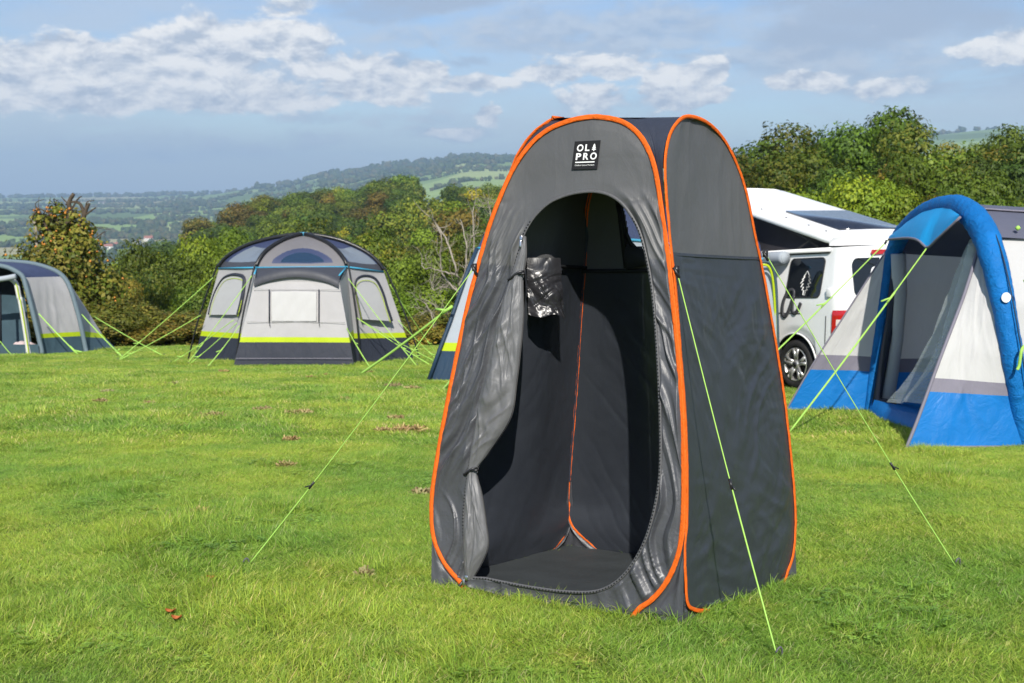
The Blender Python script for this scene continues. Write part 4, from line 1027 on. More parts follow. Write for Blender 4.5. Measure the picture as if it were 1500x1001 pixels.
def wheel(a, b, s):
    c = vp(a, b, .325); prof = [(.215, .02), (.225, -.01), (.26, -.022), (.295, -.015), (.318, .01), (.325, .05), (.325, .17), (.31, .2), (.22, .2)]
    n_ = 48; th = np.linspace(0, 2 * math.pi, n_, endpoint=False); mb = MB()
    P = np.array([[c + (vf * math.cos(t) + vz * math.sin(t)) * r + vr * s * w for t in th] for r, w in prof]); mb.grid(P, wrap=True); ty = mb.build('wheel', M['rubber'], VAN)
    mb = MB(); prof = [(.218, .0), (.214, -.012), (.200, -.008), (.195, .03), (.19, .10)]
    mb.grid(np.array([[c + (vf * math.cos(t) + vz * math.sin(t)) * r + vr * s * w for t in th] for r, w in prof]), wrap=True)
    for k in range(5):
        for dt in (-.17, .17):
            t0 = k * 2 * math.pi / 5 + math.pi / 2
            d0 = vf * math.cos(t0 + dt * .9) + vz * math.sin(t0 + dt * .9); d1 = vf * math.cos(t0 + dt * 1.25) + vz * math.sin(t0 + dt * 1.25)
            mb.tube([c + d0 * .05 + vr * s * .02, c + d0 * .13 - vr * s * .002, c + d1 * .205 - vr * s * .004], [.03, .021, .024], 6, flat=.7, ref=vr)
    mb.tube([c + vr * s * .04, c - vr * s * .004], .055, 20); rm = mb.build('rim', M['alloy'], ty)
    mb = MB(); mb.grid(np.array([[c + (vf * math.cos(t) + vz * math.sin(t)) * r + vr * s * .12 for t in th] for r in (.20, .02)]), wrap=True); mb.build('brake_disc', M['vandark'], ty)
    mb = MB(); mb.tube([c - vr * s * .002, c - vr * s * .010], .03, 16); mb.build('hub_cap', M['vandark'], rm)
for a in (0, 3.0):
    wheel(a, .045, 1); wheel(a, 1.855, -1)
# raised roof
def shell(a, b, t):                    # a along from rear hinge to front, t thickness coordinate
    h = 1.835 + (a + .52) * .288
    return vp(a, b, h + t)
mb = MB(); aa = np.linspace(-.55, 2.35, 20); sec = [(.07, 0), (.06, .05), (.09, .09), (.20, .112), (.6, .125), (.95, .13), (1.3, .125), (1.60, .112), (1.70, .09), (1.73, .05), (1.72, 0), (.95, .0)]
P = np.array([[shell(a + (.05 * (1 - t / .19) if k == 0 else 0), .95 + (b - .95) * (.97 if k in (0, 19) else 1), t * (.75 if k in (0, 19) else 1)) for b, t in sec] for k, a in enumerate(aa)])
mb.grid(P, wrap=True); b0 = mb.n - 20 * 12; mb.f.append(tuple(range(b0, b0 + 12))); mb.m.append(0); mb.f.append(tuple(range(mb.n - 1, mb.n - 13, -1))); mb.m.append(0)
pr = mb.build('pop_top_roof', M['vanw'], VAN, bevel=.02)
mb = MB(); q = [shell(a, b, t) for t in (.112, .142) for a, b in ((-.30, .42), (-.30, 1.50), (.72, 1.50), (.72, .42))]; mb.hexa(q); mb.build('solar_panel', M['solar'], pr)
for a in (-.30, .02, .45, .95): mb = MB(); mb.tube([shell(a, .20, .10), shell(a, .20, .12)], .014, 8); mb.build('fixing', M['vandark'], pr)
mb = MB()
for b_ in (.16, 1.66):
    lo_ = np.array([vp(a, b_ + .02, BT) for a in np.linspace(-.40, 2.25, 40)]); hi_ = np.array([shell(a, b_, .01) for a in np.linspace(-.40, 2.25, 40)])
    md = (lo_ + hi_) / 2 + vr * (.10 if b_ < 1 else -.10)[..., None] if False else (lo_ + hi_) / 2 + vr * (.10 if b_ < 1 else -.10)
    mb.grid(np.stack([lo_, md, hi_]))
lo_ = np.array([vp(2.25, b, BT) for b in (.18, .95, 1.78)]); hi_ = np.array([shell(2.25, b, .01) for b in (.18, .95, 1.78)]); mb.grid(np.stack([lo_, hi_])); mb.build('roof_bellows', M['bellows'], VAN)
mb = MB()
mb.tube([vp(.15, .13, BT), shell(-.15, .13, .0)], .012, 6); mb.tube([vp(-.25, .13, BT + .02), shell(.25, .13, 0)], .012, 6); mb.build('roof_strut', M['vandark'], VAN)
mb = MB(); rr_ = [sp_(a, 1.70, .10) for a in (.22, .6, 1.2, 1.9)]; mb.tube(spline(rr_, 5), .085, 10); mb.build('awning_roll', M['pale2'], AW)
EXCL.append([vp(-.6, .2, 0), vp(-.6, 1.7, 0), vp(3.6, 1.7, 0), vp(3.6, .2, 0)])

# ------------------------------------------------------------------ blue porch awning on the right
Yf, Yn = 11.15, 8.55                   # far and near legs
def X(px, Y, py): return at(px, py, Y)
farB, nearB = gpt(1273, Yf), gpt(1504, Yn)
BA = thing('blue_awning', 'bright blue and white awning with inflatable arch and open visored doorway at the right edge', 'tent', (farB + nearB) / 2)
wall3 = ((.27, 0), (.34, 1), (1.0, 2)); mats3 = [M['blue'], M['greyband'], M['white']]
apx = at(1398, 306, (Yf + Yn) / 2)
arch = [farB, at(1287, 500, Yf + .0), at(1300, 420, Yf - .02), at(1311, 365, Yf - .12), at(1330, 332, Yf - .4), at(1360, 310, Yf - .85), at(1395, 303, Yf - 1.35), at(1418, 311, Yf - 1.75), at(1438, 334, Yf - 2.1), at(1454, 375, Yf - 2.35), at(1468, 436, Yf - 2.5), at(1482, 516, Yn), at(1495, 600, Yn), nearB]
AR = resample(spline(arch, 10), 160)
s_ = np.linspace(0, 1, 160)
mb = MB(); mb.tube(AR, .082 * (1 + .03 * fbm(s_ * 22, s_ * 0, 5) + .25 * smooth(s_, .35, .55) * (1 - smooth(s_, .7, .85))) * (.62 + .38 * smooth(s_, .12, .35)), 28); 
_ar = mb.v[0].reshape(160, 28, 3); _c = AR[:, None]; _an = np.linspace(0, 2 * math.pi, 28, endpoint=False)[None]; _S = s_[:, None] * 6 + 0 * _an; _U = .082 * np.minimum(_an, 2 * math.pi - _an) + 0 * _S
_ar += (_ar - _c) * (.07 * crease(_S, _U, R(78), 13, 4, 7) + .06 * crease(_S, _U, R(105), 19, 4, 9) + .04 * fbm(_S * 4, _U * 12, 6))[..., None]; mb.v[0] = _ar.reshape(-1, 3)
mb.build('inflatable_arch', M['blue_sl'], BA)
mb = MB(); sl = AR[12:150:2] + V([-.125, -.02, .0]); mb.tube(AR + V([.02, -.12, .03]) * smooth(s_, .35, .6)[:, None] + V([0, 0, 0]), .006, 5); mb.build('arch_seam', M['dnavy'], BA)
# far wing, near wing (porch side walls)
fw_b = gpt(1151, Yf + .05); fw_t = at(1304, 358, Yf - .05)
mb = MB(); loft(mb, spline([fw_b, at(1190, 535, Yf + .03), at(1245, 450, Yf), fw_t], 8), [farB + V([-.02, 0, 0]), at(1284, 500, Yf), at(1297, 420, Yf - .03), at(1308, 366, Yf - .1)], ((.25, 0), (.34, 1), (1.0, 2)), 26, 36, .03, .014, 111, n=(0, -1, 0)); mb.build('porch_wing', mats3, BA)
nw_b = gpt(1326, Yn - .15); nw_t = at(1433, 360, Yn + .45)
nl = spline([nw_b, at(1345, 610, Yn - .08), at(1378, 520, Yn + .08), at(1412, 430, Yn + .3), nw_t], 8)
nr = [nearB + V([-.02, -.06, 0]), at(1489, 600, Yn - .02), at(1475, 520, Yn), at(1462, 440, Yn + .1), at(1448, 380, Yn + .3)]
mb = MB(); NWP = loft(mb, nl, nr, ((.27, 0), (.335, 1), (1.0, 2)), 44, 44, .02, .016, 113, n=(0, -1, 0)); nwo = mb.build('porch_wing', mats3, BA)
mb = MB(); mb.tube(nl + V([0, -.012, 0]), .014, 6); bt = np.array([nw_b * (1 - s) + (nearB + V([0, -.06, 0])) * s for s in np.linspace(0, 1, 20)]); mb.tube(bt + V([0, -.015, .012]), .013, 6); mb.tube(spline([fw_b, at(1190, 535, Yf + .03), at(1245, 450, Yf), fw_t], 8), .009, 6); fb = np.array([fw_b, farB]); mb.tube(fb + V([0, -.01, .012]), .012, 6); mb.build('hem_binding', M['greyband'], BA)
# visor
vt = resample(AR[30:100] + V([-.10, -.02, .02]), 30); 
tip = at(1358, 363, Yf - 1.6); vl = at(1302, 351, Yf - .45); vrr = at(1407, 318, Yf - 2.0)
low = spline([vl, at(1330, 349, Yf - 1.1), at(1346, 353, Yf - 1.45), tip, at(1372, 351, Yf - 1.75), at(1390, 334, Yf - 1.9), vrr], 6); low = resample(low, 30)
topv = resample(np.array([at(px, py, Y) for px, py, Y in ((1308, 345, Yf - .3), (1330, 324, Yf - .55), (1352, 309, Yf - .9), (1374, 303, Yf - 1.25), (1392, 306, Yf - 1.6), (1407, 316, Yf - 1.95))]), 30)
t_ = np.linspace(0, 1, 12)[:, None, None]; P = low[None] * (1 - t_) + topv[None] * t_; P = P + V([-.02, -.01, .012]) * np.sin(np.pi * t_)
mb = MB(); mb.grid(P); vo = mb.build('visor', M['blue2'], BA); mb = MB(); mb.tube(low, .012, 6); mb.build('visor_binding', M['greyband'], vo)
# body: far inner wall, near outer wall, roof, back, floor
x5 = V([3.4, 0.15, 0])
fi0 = farB + V([.02, .0, 0]); fi1 = fi0 + x5
mb = MB(); loft(mb, [fi0, at(1297, 420, Yf + .02), at(1310, 372, Yf - .08)], [gnd_(fi1), at(1297, 420, Yf) + x5, at(1310, 372, Yf - .08) + x5], ((.25, 0), (.335, 1), (1.0, 2)), 40, 30, .03, .016, 117, n=(0, -1, 0)); mb.build('far_wall', mats3, BA)
nb = nearB + V([0.02, 0, 0])
near_c = [nb, at(1496, 600, Yn), at(1484, 520, Yn), at(1472, 445, Yn + .05), at(1458, 385, Yn + .25), at(1444, 350, Yn + .4)]
mb = MB(); loft(mb, near_c, [p + x5 for p in near_c], wall3, 40, 36, .03, .014, 119, n=(0, -1, 0)); mb.build('near_wall', mats3, BA)
mb = MB(); _i0 = int(np.argmax(AR[:, 2] > at(1310, 372, Yf - .08)[2])) - 1; _i1 = 160 - int(np.argmax(AR[::-1, 2] > at(1444, 350, Yn + .4)[2])) + 1; ra = AR[_i0:_i1]; kq = np.linspace(0, 1, 26)[None, :, None]; RP = ra[:, None] + x5 * kq + V([0, 0, -.07]) * np.sin(np.pi * kq) + V([0, 0, .035]); mb.grid(RP); mb.build('roof', M['roofm'], BA)
mb = MB(); pk_ = resample(RP[int(len(RP) * .78), :], 20); mb.tube(pk_ + V([0, 0, .01]), .03, 6, flat=.3); mb.build('roof_tape', M['greyband'], BA)
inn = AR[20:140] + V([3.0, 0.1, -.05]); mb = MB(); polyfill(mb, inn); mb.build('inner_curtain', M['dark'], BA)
mb = MB(); a_, b_ = np.meshgrid(np.linspace(0, 1, 16), np.linspace(0, 1, 16)); c4_ = [farB + V([-.0, -.08, .03]), nearB + V([-.1, .1, .03]), gnd_(nearB + x5) + V([0, .1, .03]), gnd_(farB + x5) + V([0, -.1, .03])]
A_, B_ = a_[..., None], b_[..., None]; P = (c4_[0] * (1 - A_) + c4_[1] * A_) * (1 - B_) + (c4_[3] * (1 - A_) + c4_[2] * A_) * B_; P[..., 2] += .02 * fbm(a_ * 4, b_ * 4, 7); mb.grid(P)
thr = np.array([gpt(1272, Yf - .1, .0), gpt(1296, Yf - .9, .0), gpt(1335, Yf - 1.6, .0), gpt(1385, Yn + .4, 0)]); th2 = thr + V([.05, .05, .13]); mb.grid(np.stack([resample(spline(thr, 6), 20), resample(spline(th2, 6), 20) + V([0, 0, .03]) * fbm(np.linspace(0, 5, 20), np.zeros(20), 3)[:, None], resample(spline(thr, 6), 20) + V([.5, .1, .05])]))
mb.build('groundsheet', M['blue'], BA)
mb = MB(); mb.tube([at(1297, 603, Yf - .12), at(1312, 500, Yf - .1), at(1318, 430, Yf - .15), at(1316, 372, Yf - .2)], .075, 10); mb.build('rolled_door', M['white'], BA)
mb = MB(); mb.tube([at(1281, 607, Yf - .15), at(1304, 470, Yf - .12), at(1314, 372, Yf - .16)], .045, 8); mb.tube([at(1298, 612, Yf - .2), at(1301, 585, Yf - .2)], .085, 10); mb.build('door_trim', M['navy'], BA)
# clear door sheet tied towards the near side
c_t = [at(1416, 350, Yn + .75), at(1440, 372, Yn + .5)]
c_m = [at(1375, 470, Yn + .9), at(1425, 450, Yn + .4)]
c_b = [at(1303, 590, Yf - 1.2), at(1360, 590, Yn + .2)]
def cs(s): return [spline([c_b[k], at(*((1345, 540) if k == 0 else (1392, 525)), Yn + (1.1 if k == 0 else .25)), c_m[k], c_t[k]], 12) for k in (0, 1)]
l_, r_ = cs(0); l_, r_ = resample(l_, 50), resample(r_, 50); t_ = np.linspace(0, 1, 26)[None, :, None]
P = l_[:, None] * (1 - t_) + r_[:, None] * t_; uu = t_[..., 0] * .5 + 0 * P[..., 0]; vv = np.linspace(0, 2, 50)[:, None] + 0 * uu
P = P + V([.6, -.8, 0]) * (.05 * np.sin(uu * 22 + 2 * fbm(vv, uu, 4)) + .02 * folds(uu, vv, R(80), 9, 4, 8))[..., None]
mb = MB(); mb.grid(P, 0, np.stack([uu, vv], -1)); mb.build('clear_door', M['clear'], BA)
mb = MB()
for (x, y, Y) in ((1476, 335, Yn + .55), (1487, 411, Yn + .0)): mb.tube([at(x, y, Y) + V([.0, -.16, 0]), at(x + 4, y - 3, Y) + V([0, -.16, 0])], .018, 6)
mb.tube(spline([at(1500, 507, Yn - .15), at(1496, 515, Yn - .17), at(1493, 535, Yn - .16), at(1490, 542, Yn - .16)], 5), .012, 6); mb.build('rope_tie', M['lime'], BA)
mb = MB(); c0 = at(1474, 436, Yn - .02); n_ = unit(V([-.45, -.9, .1])); a_ = unit(np.cross(n_, V([0, 0, 1]))); b_ = np.cross(a_, n_); polyfill(mb, np.array([c0 + a_ * .034 * math.cos(t) + b_ * (.04 * math.sin(t)) for t in np.linspace(0, 6.283, 24, endpoint=False)])); mb.build('round_badge', M['logo_w'], BA, smooth=False)
mb = MB(); mb.tube([at(1299, 352, Yf - .45), at(1296, 358, Yf - .45)], .012, 5); mb.tube([nw_b, nw_b + V([-.16, -.05, -.02])], .02, 6); mb.tube([fw_b, fw_b + V([-.12, -.05, -.02])], .02, 6); mb.build('peg_loop', M['blackp'], BA)
rope(BA, vl, G(1036, 612), .006, .35); rope(BA, tip, G(1155, 635), .0065, .3)
EXCL.append([farB, nearB, gnd_(nearB + x5), gnd_(farB + x5)])
# ================================================================== VEGETATION
def raw_mesh(name, v, quads, mats, midx=None, tint=None, smooth=False):
    me = bpy.data.meshes.new(name); v = np.asarray(v, np.float32); q = np.asarray(quads, np.int32); n, k = q.shape
    me.vertices.add(len(v)); me.vertices.foreach_set('co', v.ravel())
    me.loops.add(n * k); me.loops.foreach_set('vertex_index', q.ravel())
    me.polygons.add(n); me.polygons.foreach_set('loop_start', np.arange(0, n * k, k, dtype=np.int32))
    try: me.polygons.foreach_set('loop_total', np.full(n, k, np.int32))
    except Exception: pass
    for m in mats: me.materials.append(m)
    if midx is not None: me.polygons.foreach_set('material_index', np.asarray(midx, np.int32))
    if smooth: me.polygons.foreach_set('use_smooth', np.ones(n, bool))
    if tint is not None:
        at_ = me.color_attributes.new('tint', 'FLOAT_COLOR', 'POINT'); c = np.ones((len(v), 4), np.float32); c[:, :3] = tint
        at_.data.foreach_set('color', c.ravel())
    me.update(); me.validate(); return me
def leaf_mat(name, transl=.25, rough=.55, var=.32, hue=.0):
    m, t = newmat(name)
    a = t.n('ShaderNodeAttribute', {'attribute_name': 'tint'}); oi = t.n('ShaderNodeObjectInfo')
    f = t.rng(oi.outputs['Random'], 0, 1, 1 - var, 1 + var)
    r2 = t.math('FRACT', t.math('MULTIPLY', oi.outputs['Random'], 7.31))
    shift = t.mix(r2, (1.12, .98, .85), (.88, 1.0, 1.0))
    c = t.vm('SCALE', t.vm('MULTIPLY', a.outputs['Color'], shift)); t.set(c.node, 'Scale', f)
    p = t.n('ShaderNodeBsdfPrincipled', None, Base_Color=c, Roughness=rough); p.inputs['Specular IOR Level'].default_value = .25
    tr = t.n('ShaderNodeBsdfTranslucent', None, Color=t.vm('MULTIPLY', c, (1.1, 1.15, .7)))
    t.set(t.n('ShaderNodeOutputMaterial'), 0, t.n('ShaderNodeMixShader', None, i0=transl, i1=p.outputs[0], i2=tr.outputs[0])); return m
LEAF = leaf_mat('leaves'); BARK = plain('bark', (.075, .058, .042), .9, .15, nscale=9, var=.4, bump=.5); DEADW = plain('dead_wood', (.30, .265, .22), .85, .15, nscale=14, var=.3)
def leaves(centers, normals, size, tint, rg):
    n = len(centers); nn = normals / (np.linalg.norm(normals, axis=1)[:, None] + 1e-9)
    a = rg.normal(size=(n, 3)); a -= nn * (a * nn).sum(1)[:, None]; a /= np.linalg.norm(a, axis=1)[:, None]; b = np.cross(nn, a)
    s = size[:, None]
    q = np.stack([centers - a * s * .6, centers + b * s * .36 + nn * s * .12, centers + a * s * .6, centers - b * s * .36 + nn * s * .12], 1)
    return q.reshape(-1, 3), np.arange(n * 4).reshape(-1, 4), np.repeat(tint, 4, 0)
PAL = dict(
 olive=[(.080, .098, .017), (.060, .082, .015), (.100, .110, .02), (.046, .066, .014), (.112, .104, .024)],
 green=[(.060, .086, .016), (.080, .108, .018), (.046, .066, .015), (.098, .116, .022)],
 bright=[(.105, .132, .014), (.085, .112, .014), (.130, .145, .018), (.07, .092, .014)],
 dark=[(.032, .052, .014), (.042, .064, .016), (.052, .074, .018)],
 yellow=[(.20, .18, .016), (.16, .16, .016), (.24, .19, .02), (.12, .13, .018)],
 brown=[(.12, .095, .028), (.095, .082, .026), (.15, .105, .03), (.08, .082, .022), (.17, .12, .04)],
 hedge=[(.115, .105, .028), (.09, .09, .022), (.15, .115, .036), (.075, .085, .02), (.19, .14, .055), (.20, .16, .075)],
)
def crown_pts(rg, w, h, nl, nlobe, pal, size, z0=0.0, lobr=(.20, .37), squash=.8, extra=None, shell=.72, core=True):
    """leaf clumps over a cloud of lobes filling an ellipsoid of width w, height h whose bottom is z0"""
    C = []; rad = []
    for k in range(nlobe):
        d = rg.normal(size=3); d /= np.linalg.norm(d); d[2] = d[2] * .9 + .12
        rr = rg.uniform(.3, .90) if k else 0
        C.append(V([d[0] * w / 2 * rr, d[1] * w / 2 * rr, z0 + h / 2 + d[2] * h / 2 * rr])); rad.append(rg.uniform(*lobr) * min(w, h * 1.2) * .62)
    C = np.array(C); rad = np.array(rad)
    if extra is not None:
        C = np.vstack([C, extra[0]]); rad = np.r_[rad, extra[1]]
    p = rad ** 2 / (rad ** 2).sum(); li = rg.choice(len(C), nl, p=p)
    d = rg.normal(size=(nl, 3)); d /= np.linalg.norm(d, axis=1)[:, None]; d[:, 2] = d[:, 2] * .9 + .1
    r = rad[li] * (shell + (1.08 - shell) * rg.random(nl) ** .7)
    # sub-clumping on every lobe so that light and dark clusters form
    th = np.arctan2(d[:, 1], d[:, 0]); ph = np.arcsin(np.clip(d[:, 2] / np.linalg.norm(d, axis=1), -1, 1))
    r *= 1 + .22 * vnoise(th * 2.2 + li * 3.1, ph * 3.0 + li * 1.7, 5) + .14 * vnoise(th * 5 + li * 2.1, ph * 6, 9)
    P = C[li] + d * r[:, None] * V([1, 1, squash])
    N = d * 1.25 + rg.normal(size=(nl, 3)) * .42 + V([0, 0, .2])
    pal = np.array(pal); lobe_t = rg.random(len(C)); pi = np.clip(((lobe_t[li] * .72 + rg.random(nl) * .28) * len(pal)).astype(int), 0, len(pal) - 1)
    T = pal[pi] * V([1.5, 1.66, .95]) * rg.uniform(.88, 1.12, (nl, 1)) * rg.uniform(.66, 1.3, len(C))[li][:, None]
    return P, N, size * rg.uniform(.65, 1.35, nl), T, C, rad
def limbs(rg, h, w, C, r0, z1):
    mb = MB(); top = V([rg.uniform(-.1, .1) * w, rg.uniform(-.1, .1) * w, h * .8])
    tr = spline([(0, 0, -.6), (.02 * w, .01 * w, h * .15), tuple(top * .55), tuple(top)], 6); mb.tube(tr, np.linspace(r0, r0 * .2, len(tr)), 7)
    for c in C[:14]:
        k = rg.integers(len(tr) // 4, len(tr) * 3 // 4); a = tr[k]; m_ = (a + c) / 2 + V([0, 0, -.06 * h])
        b = spline([a, m_, c], 5); mb.tube(b, np.linspace(r0 * .42, r0 * .10, len(b)), 5)
    return mb
def tree_proto(seed, w, h, nl, nlobe, pal, size, trunk_r=.16, z0f=.18, split=True, **k):
    rg = np.random.default_rng(seed)
    P, N, S, T, C, rad = crown_pts(rg, w, h * (1 - z0f), nl, nlobe, PAL[pal], size, h * z0f, **k)
    v, q, t = leaves(P, N, S, T, rg)
    cm = raw_mesh('crown', v, q, [LEAF], tint=t)
    mb = limbs(rg, h, w, C, trunk_r, z0f)
    o = mb.build('trunk', BARK); tm = o.data; bpy.data.objects.remove(o)
    return cm, tm, w, float(np.percentile(P[:, 2], 99.6))
def plant(proto, name, label, cat, pos, w, h, rot, group=None, parts=True):
    cm, tm, pw, ph = proto
    e = bpy.data.objects.new(name, None); COL.objects.link(e); e.location = [float(a) for a in pos]; e.rotation_euler = (0, 0, rot); e.scale = (w / pw, w / pw, h / ph)
    tag(e, label, cat, group)
    for nm, me in (('crown', cm), ('trunk', tm)):
        c = bpy.data.objects.new(nm, me); COL.objects.link(c); c.parent = e
    return e
W6 = [tree_proto(100 + i, 7.0, 9.0, 34000, 22, p, .165, z0f=.14, lobr=(.24, .42)) for i, p in enumerate(('olive', 'olive', 'green', 'brown', 'bright', 'dark'))]
B6 = [tree_proto(200 + i, 4.2, 4.6, 16000, 20, p, .14, .08, .02) for i, p in enumerate(('bright', 'green', 'olive'))]
def top_h(px, py, Y):
    p = at(px, py, Y); z = float(land(p[0], p[1])); return V([p[0], p[1], z]), p[2] - z
rg = np.random.default_rng(11)
ROW1 = [(985,250,50),(1025,240,47),(1060,236,46),(1088,220,47),(1112,204,50),(1142,189,52),(1172,181,50),(1204,170,55),(1236,164,58),(1266,176,50),(1294,160,60),(1326,162,60),(1352,174,52),(1386,174,55),(1412,204,50),(1440,192,64),(1474,184,60),(1500,178,58),(1530,180,58),(1566,178,58),(1610,182,58)]
sp = 'trees of the wood behind the campervan'
for i, (px, py, Y) in enumerate(ROW1[::2] + [q for q in ROW1[1::2] if q[0] in (1172, 1294, 1440, 1530)]):
    pos, h = top_h(px, py - 8, Y); k = int(rg.choice([0, 1, 2, 5, 0, 2])); k = 3 if px in (1440, 1412) else k
    lab = {1294: 'tallest olive green oak standing out on the skyline of the wood behind the campervan', 1440: 'brownish half bare tree on the skyline right of the tall oaks'}.get(px, 'olive green broadleaf tree in the back row of the wood behind the campervan')
    plant(W6[k], 'woodland_tree', lab, 'tree', pos, rg.uniform(5.6, 7.6), h * rg.uniform(.87, .98), rg.uniform(0, 6), sp)
for i, (px, py, Y) in enumerate([(1040,262,42),(1092,252,42),(1132,236,43),(1176,226,42),(1222,217,44),(1262,228,42),(1310,220,44),(1352,226,43),(1396,224,42),(1442,217,44),(1490,208,44),(1542,216,44),(1590,214,44)]):
    pos, h = top_h(px, py + 14, Y); h *= rg.uniform(.85, 1.05)
    plant(W6[int(rg.choice([0, 5, 2, 3, 5]))], 'woodland_tree', 'lower olive and brown broadleaf tree in the middle row of the wood behind the campervan', 'tree', pos, rg.uniform(4.6, 5.6), h, rg.uniform(0, 6), sp)
for i, (px, py, Y) in enumerate([(1010,300,33),(1085,300,33),(1130,292,33),(1172,284,33),(1212,272,34),(1252,262,35),(1294,258,35),(1334,264,34),(1376,268,33.5),(1420,258,34.5),(1462,262,34),(1502,254,35),(1545,260,34),(1590,262,34)]):
    pos, h = top_h(px, py + 10, Y); h *= rg.uniform(.82, 1.05)
    plant(W6[4] if i % 2 else W6[2], 'hedge_bush', 'bright green leafy bush in the front row between the campervan and the wood', 'bush', pos, rg.uniform(3.4, 4.2), h, rg.uniform(0, 6), 'bushes in front of the wood')
# trees and bushes just below the field on the left and behind the dome tent
G6 = [W6[2], W6[4], W6[0]]
YT = tree_proto(150, 7.0, 8.0, 26000, 22, 'yellow', .18, z0f=.1)
for (px, py, Y, w, pr, lab) in [(208,378,52,4.2,YT,'yellow leaved young tree just left of the dome tent'),(252,362,50,4.6,W6[2],None),(290,352,54,5.0,W6[4],None),(326,366,48,4.4,W6[2],None),(175,402,44,3.6,W6[0],None),(150,418,42,3.4,W6[3],None),(228,396,46,3.6,W6[0],None),
        (395,345,62,6,W6[2],None),(455,330,70,6.5,W6[0],None),(510,345,60,5.5,W6[2],None),(560,350,56,5.2,W6[1],None),(600,370,48,4.6,W6[2],None),(640,362,50,5,W6[0],None),(680,345,52,5,W6[2],None),(720,330,55,5.5,W6[2],None),(760,330,54,5.5,W6[0],None),(800,330,54,5.5,W6[2],None),(850,335,52,5.5,W6[0],None),(900,335,52,5.5,W6[2],None),(950,325,50,5.5,W6[1],None),
        (345,395,42,4,W6[0],None),(590,420,38,3.4,W6[2],None),(640,425,37,3.6,W6[4],None),(690,410,38,3.6,W6[2],None),(740,400,38,4,W6[0],None),(800,395,38,4,W6[2],None),(870,390,38,4,W6[0],None)]:
    pos, h = top_h(px, py, Y)
    plant(pr, 'broadleaf_tree', lab or 'leafy green tree rising from the slope just behind the tents', 'tree', pos, w, h, rg.uniform(0, 6), 'trees on the slope just below the field')
HB = [tree_proto(220 + i, 3.2, 2.6, 12000, 20, p, .095, .06, .0, lobr=(.24, .36)) for i, p in enumerate(('hedge', 'brown', 'hedge'))]
for i, (px, py, Y, w) in enumerate([(-75,420,27.5,3),(-30,415,28,3),(10,410,28,3),(60,440,27.2,2.6),(128,420,27.4,2.8),(168,438,27.0,2.6),(205,446,27.4,2.6),(242,456,27.0,2.6),(280,452,27.6,2.8),(318,446,28,3),(365,455,28,3),(420,455,28,3),(480,455,28,3),(535,455,28,3),(570,462,27.4,2.6),(604,464,27.2,2.5),(636,458,27.2,2.6),(672,450,27.6,2.8),(715,445,28,3),(770,445,28,3),(830,445,28,3),(890,440,28,3),(950,440,28,3),(1010,440,28,3),(1070,440,29,3)]):
    pos, h = top_h(px, py, Y); pos[2] -= .1
    plant(HB[i % 3], 'hedge_shrub', 'olive brown hawthorn shrub with orange tints in the hedge along the field edge', 'shrub', pos, w, h, rg.uniform(0, 6), 'shrubs of the hedge along the field edge')
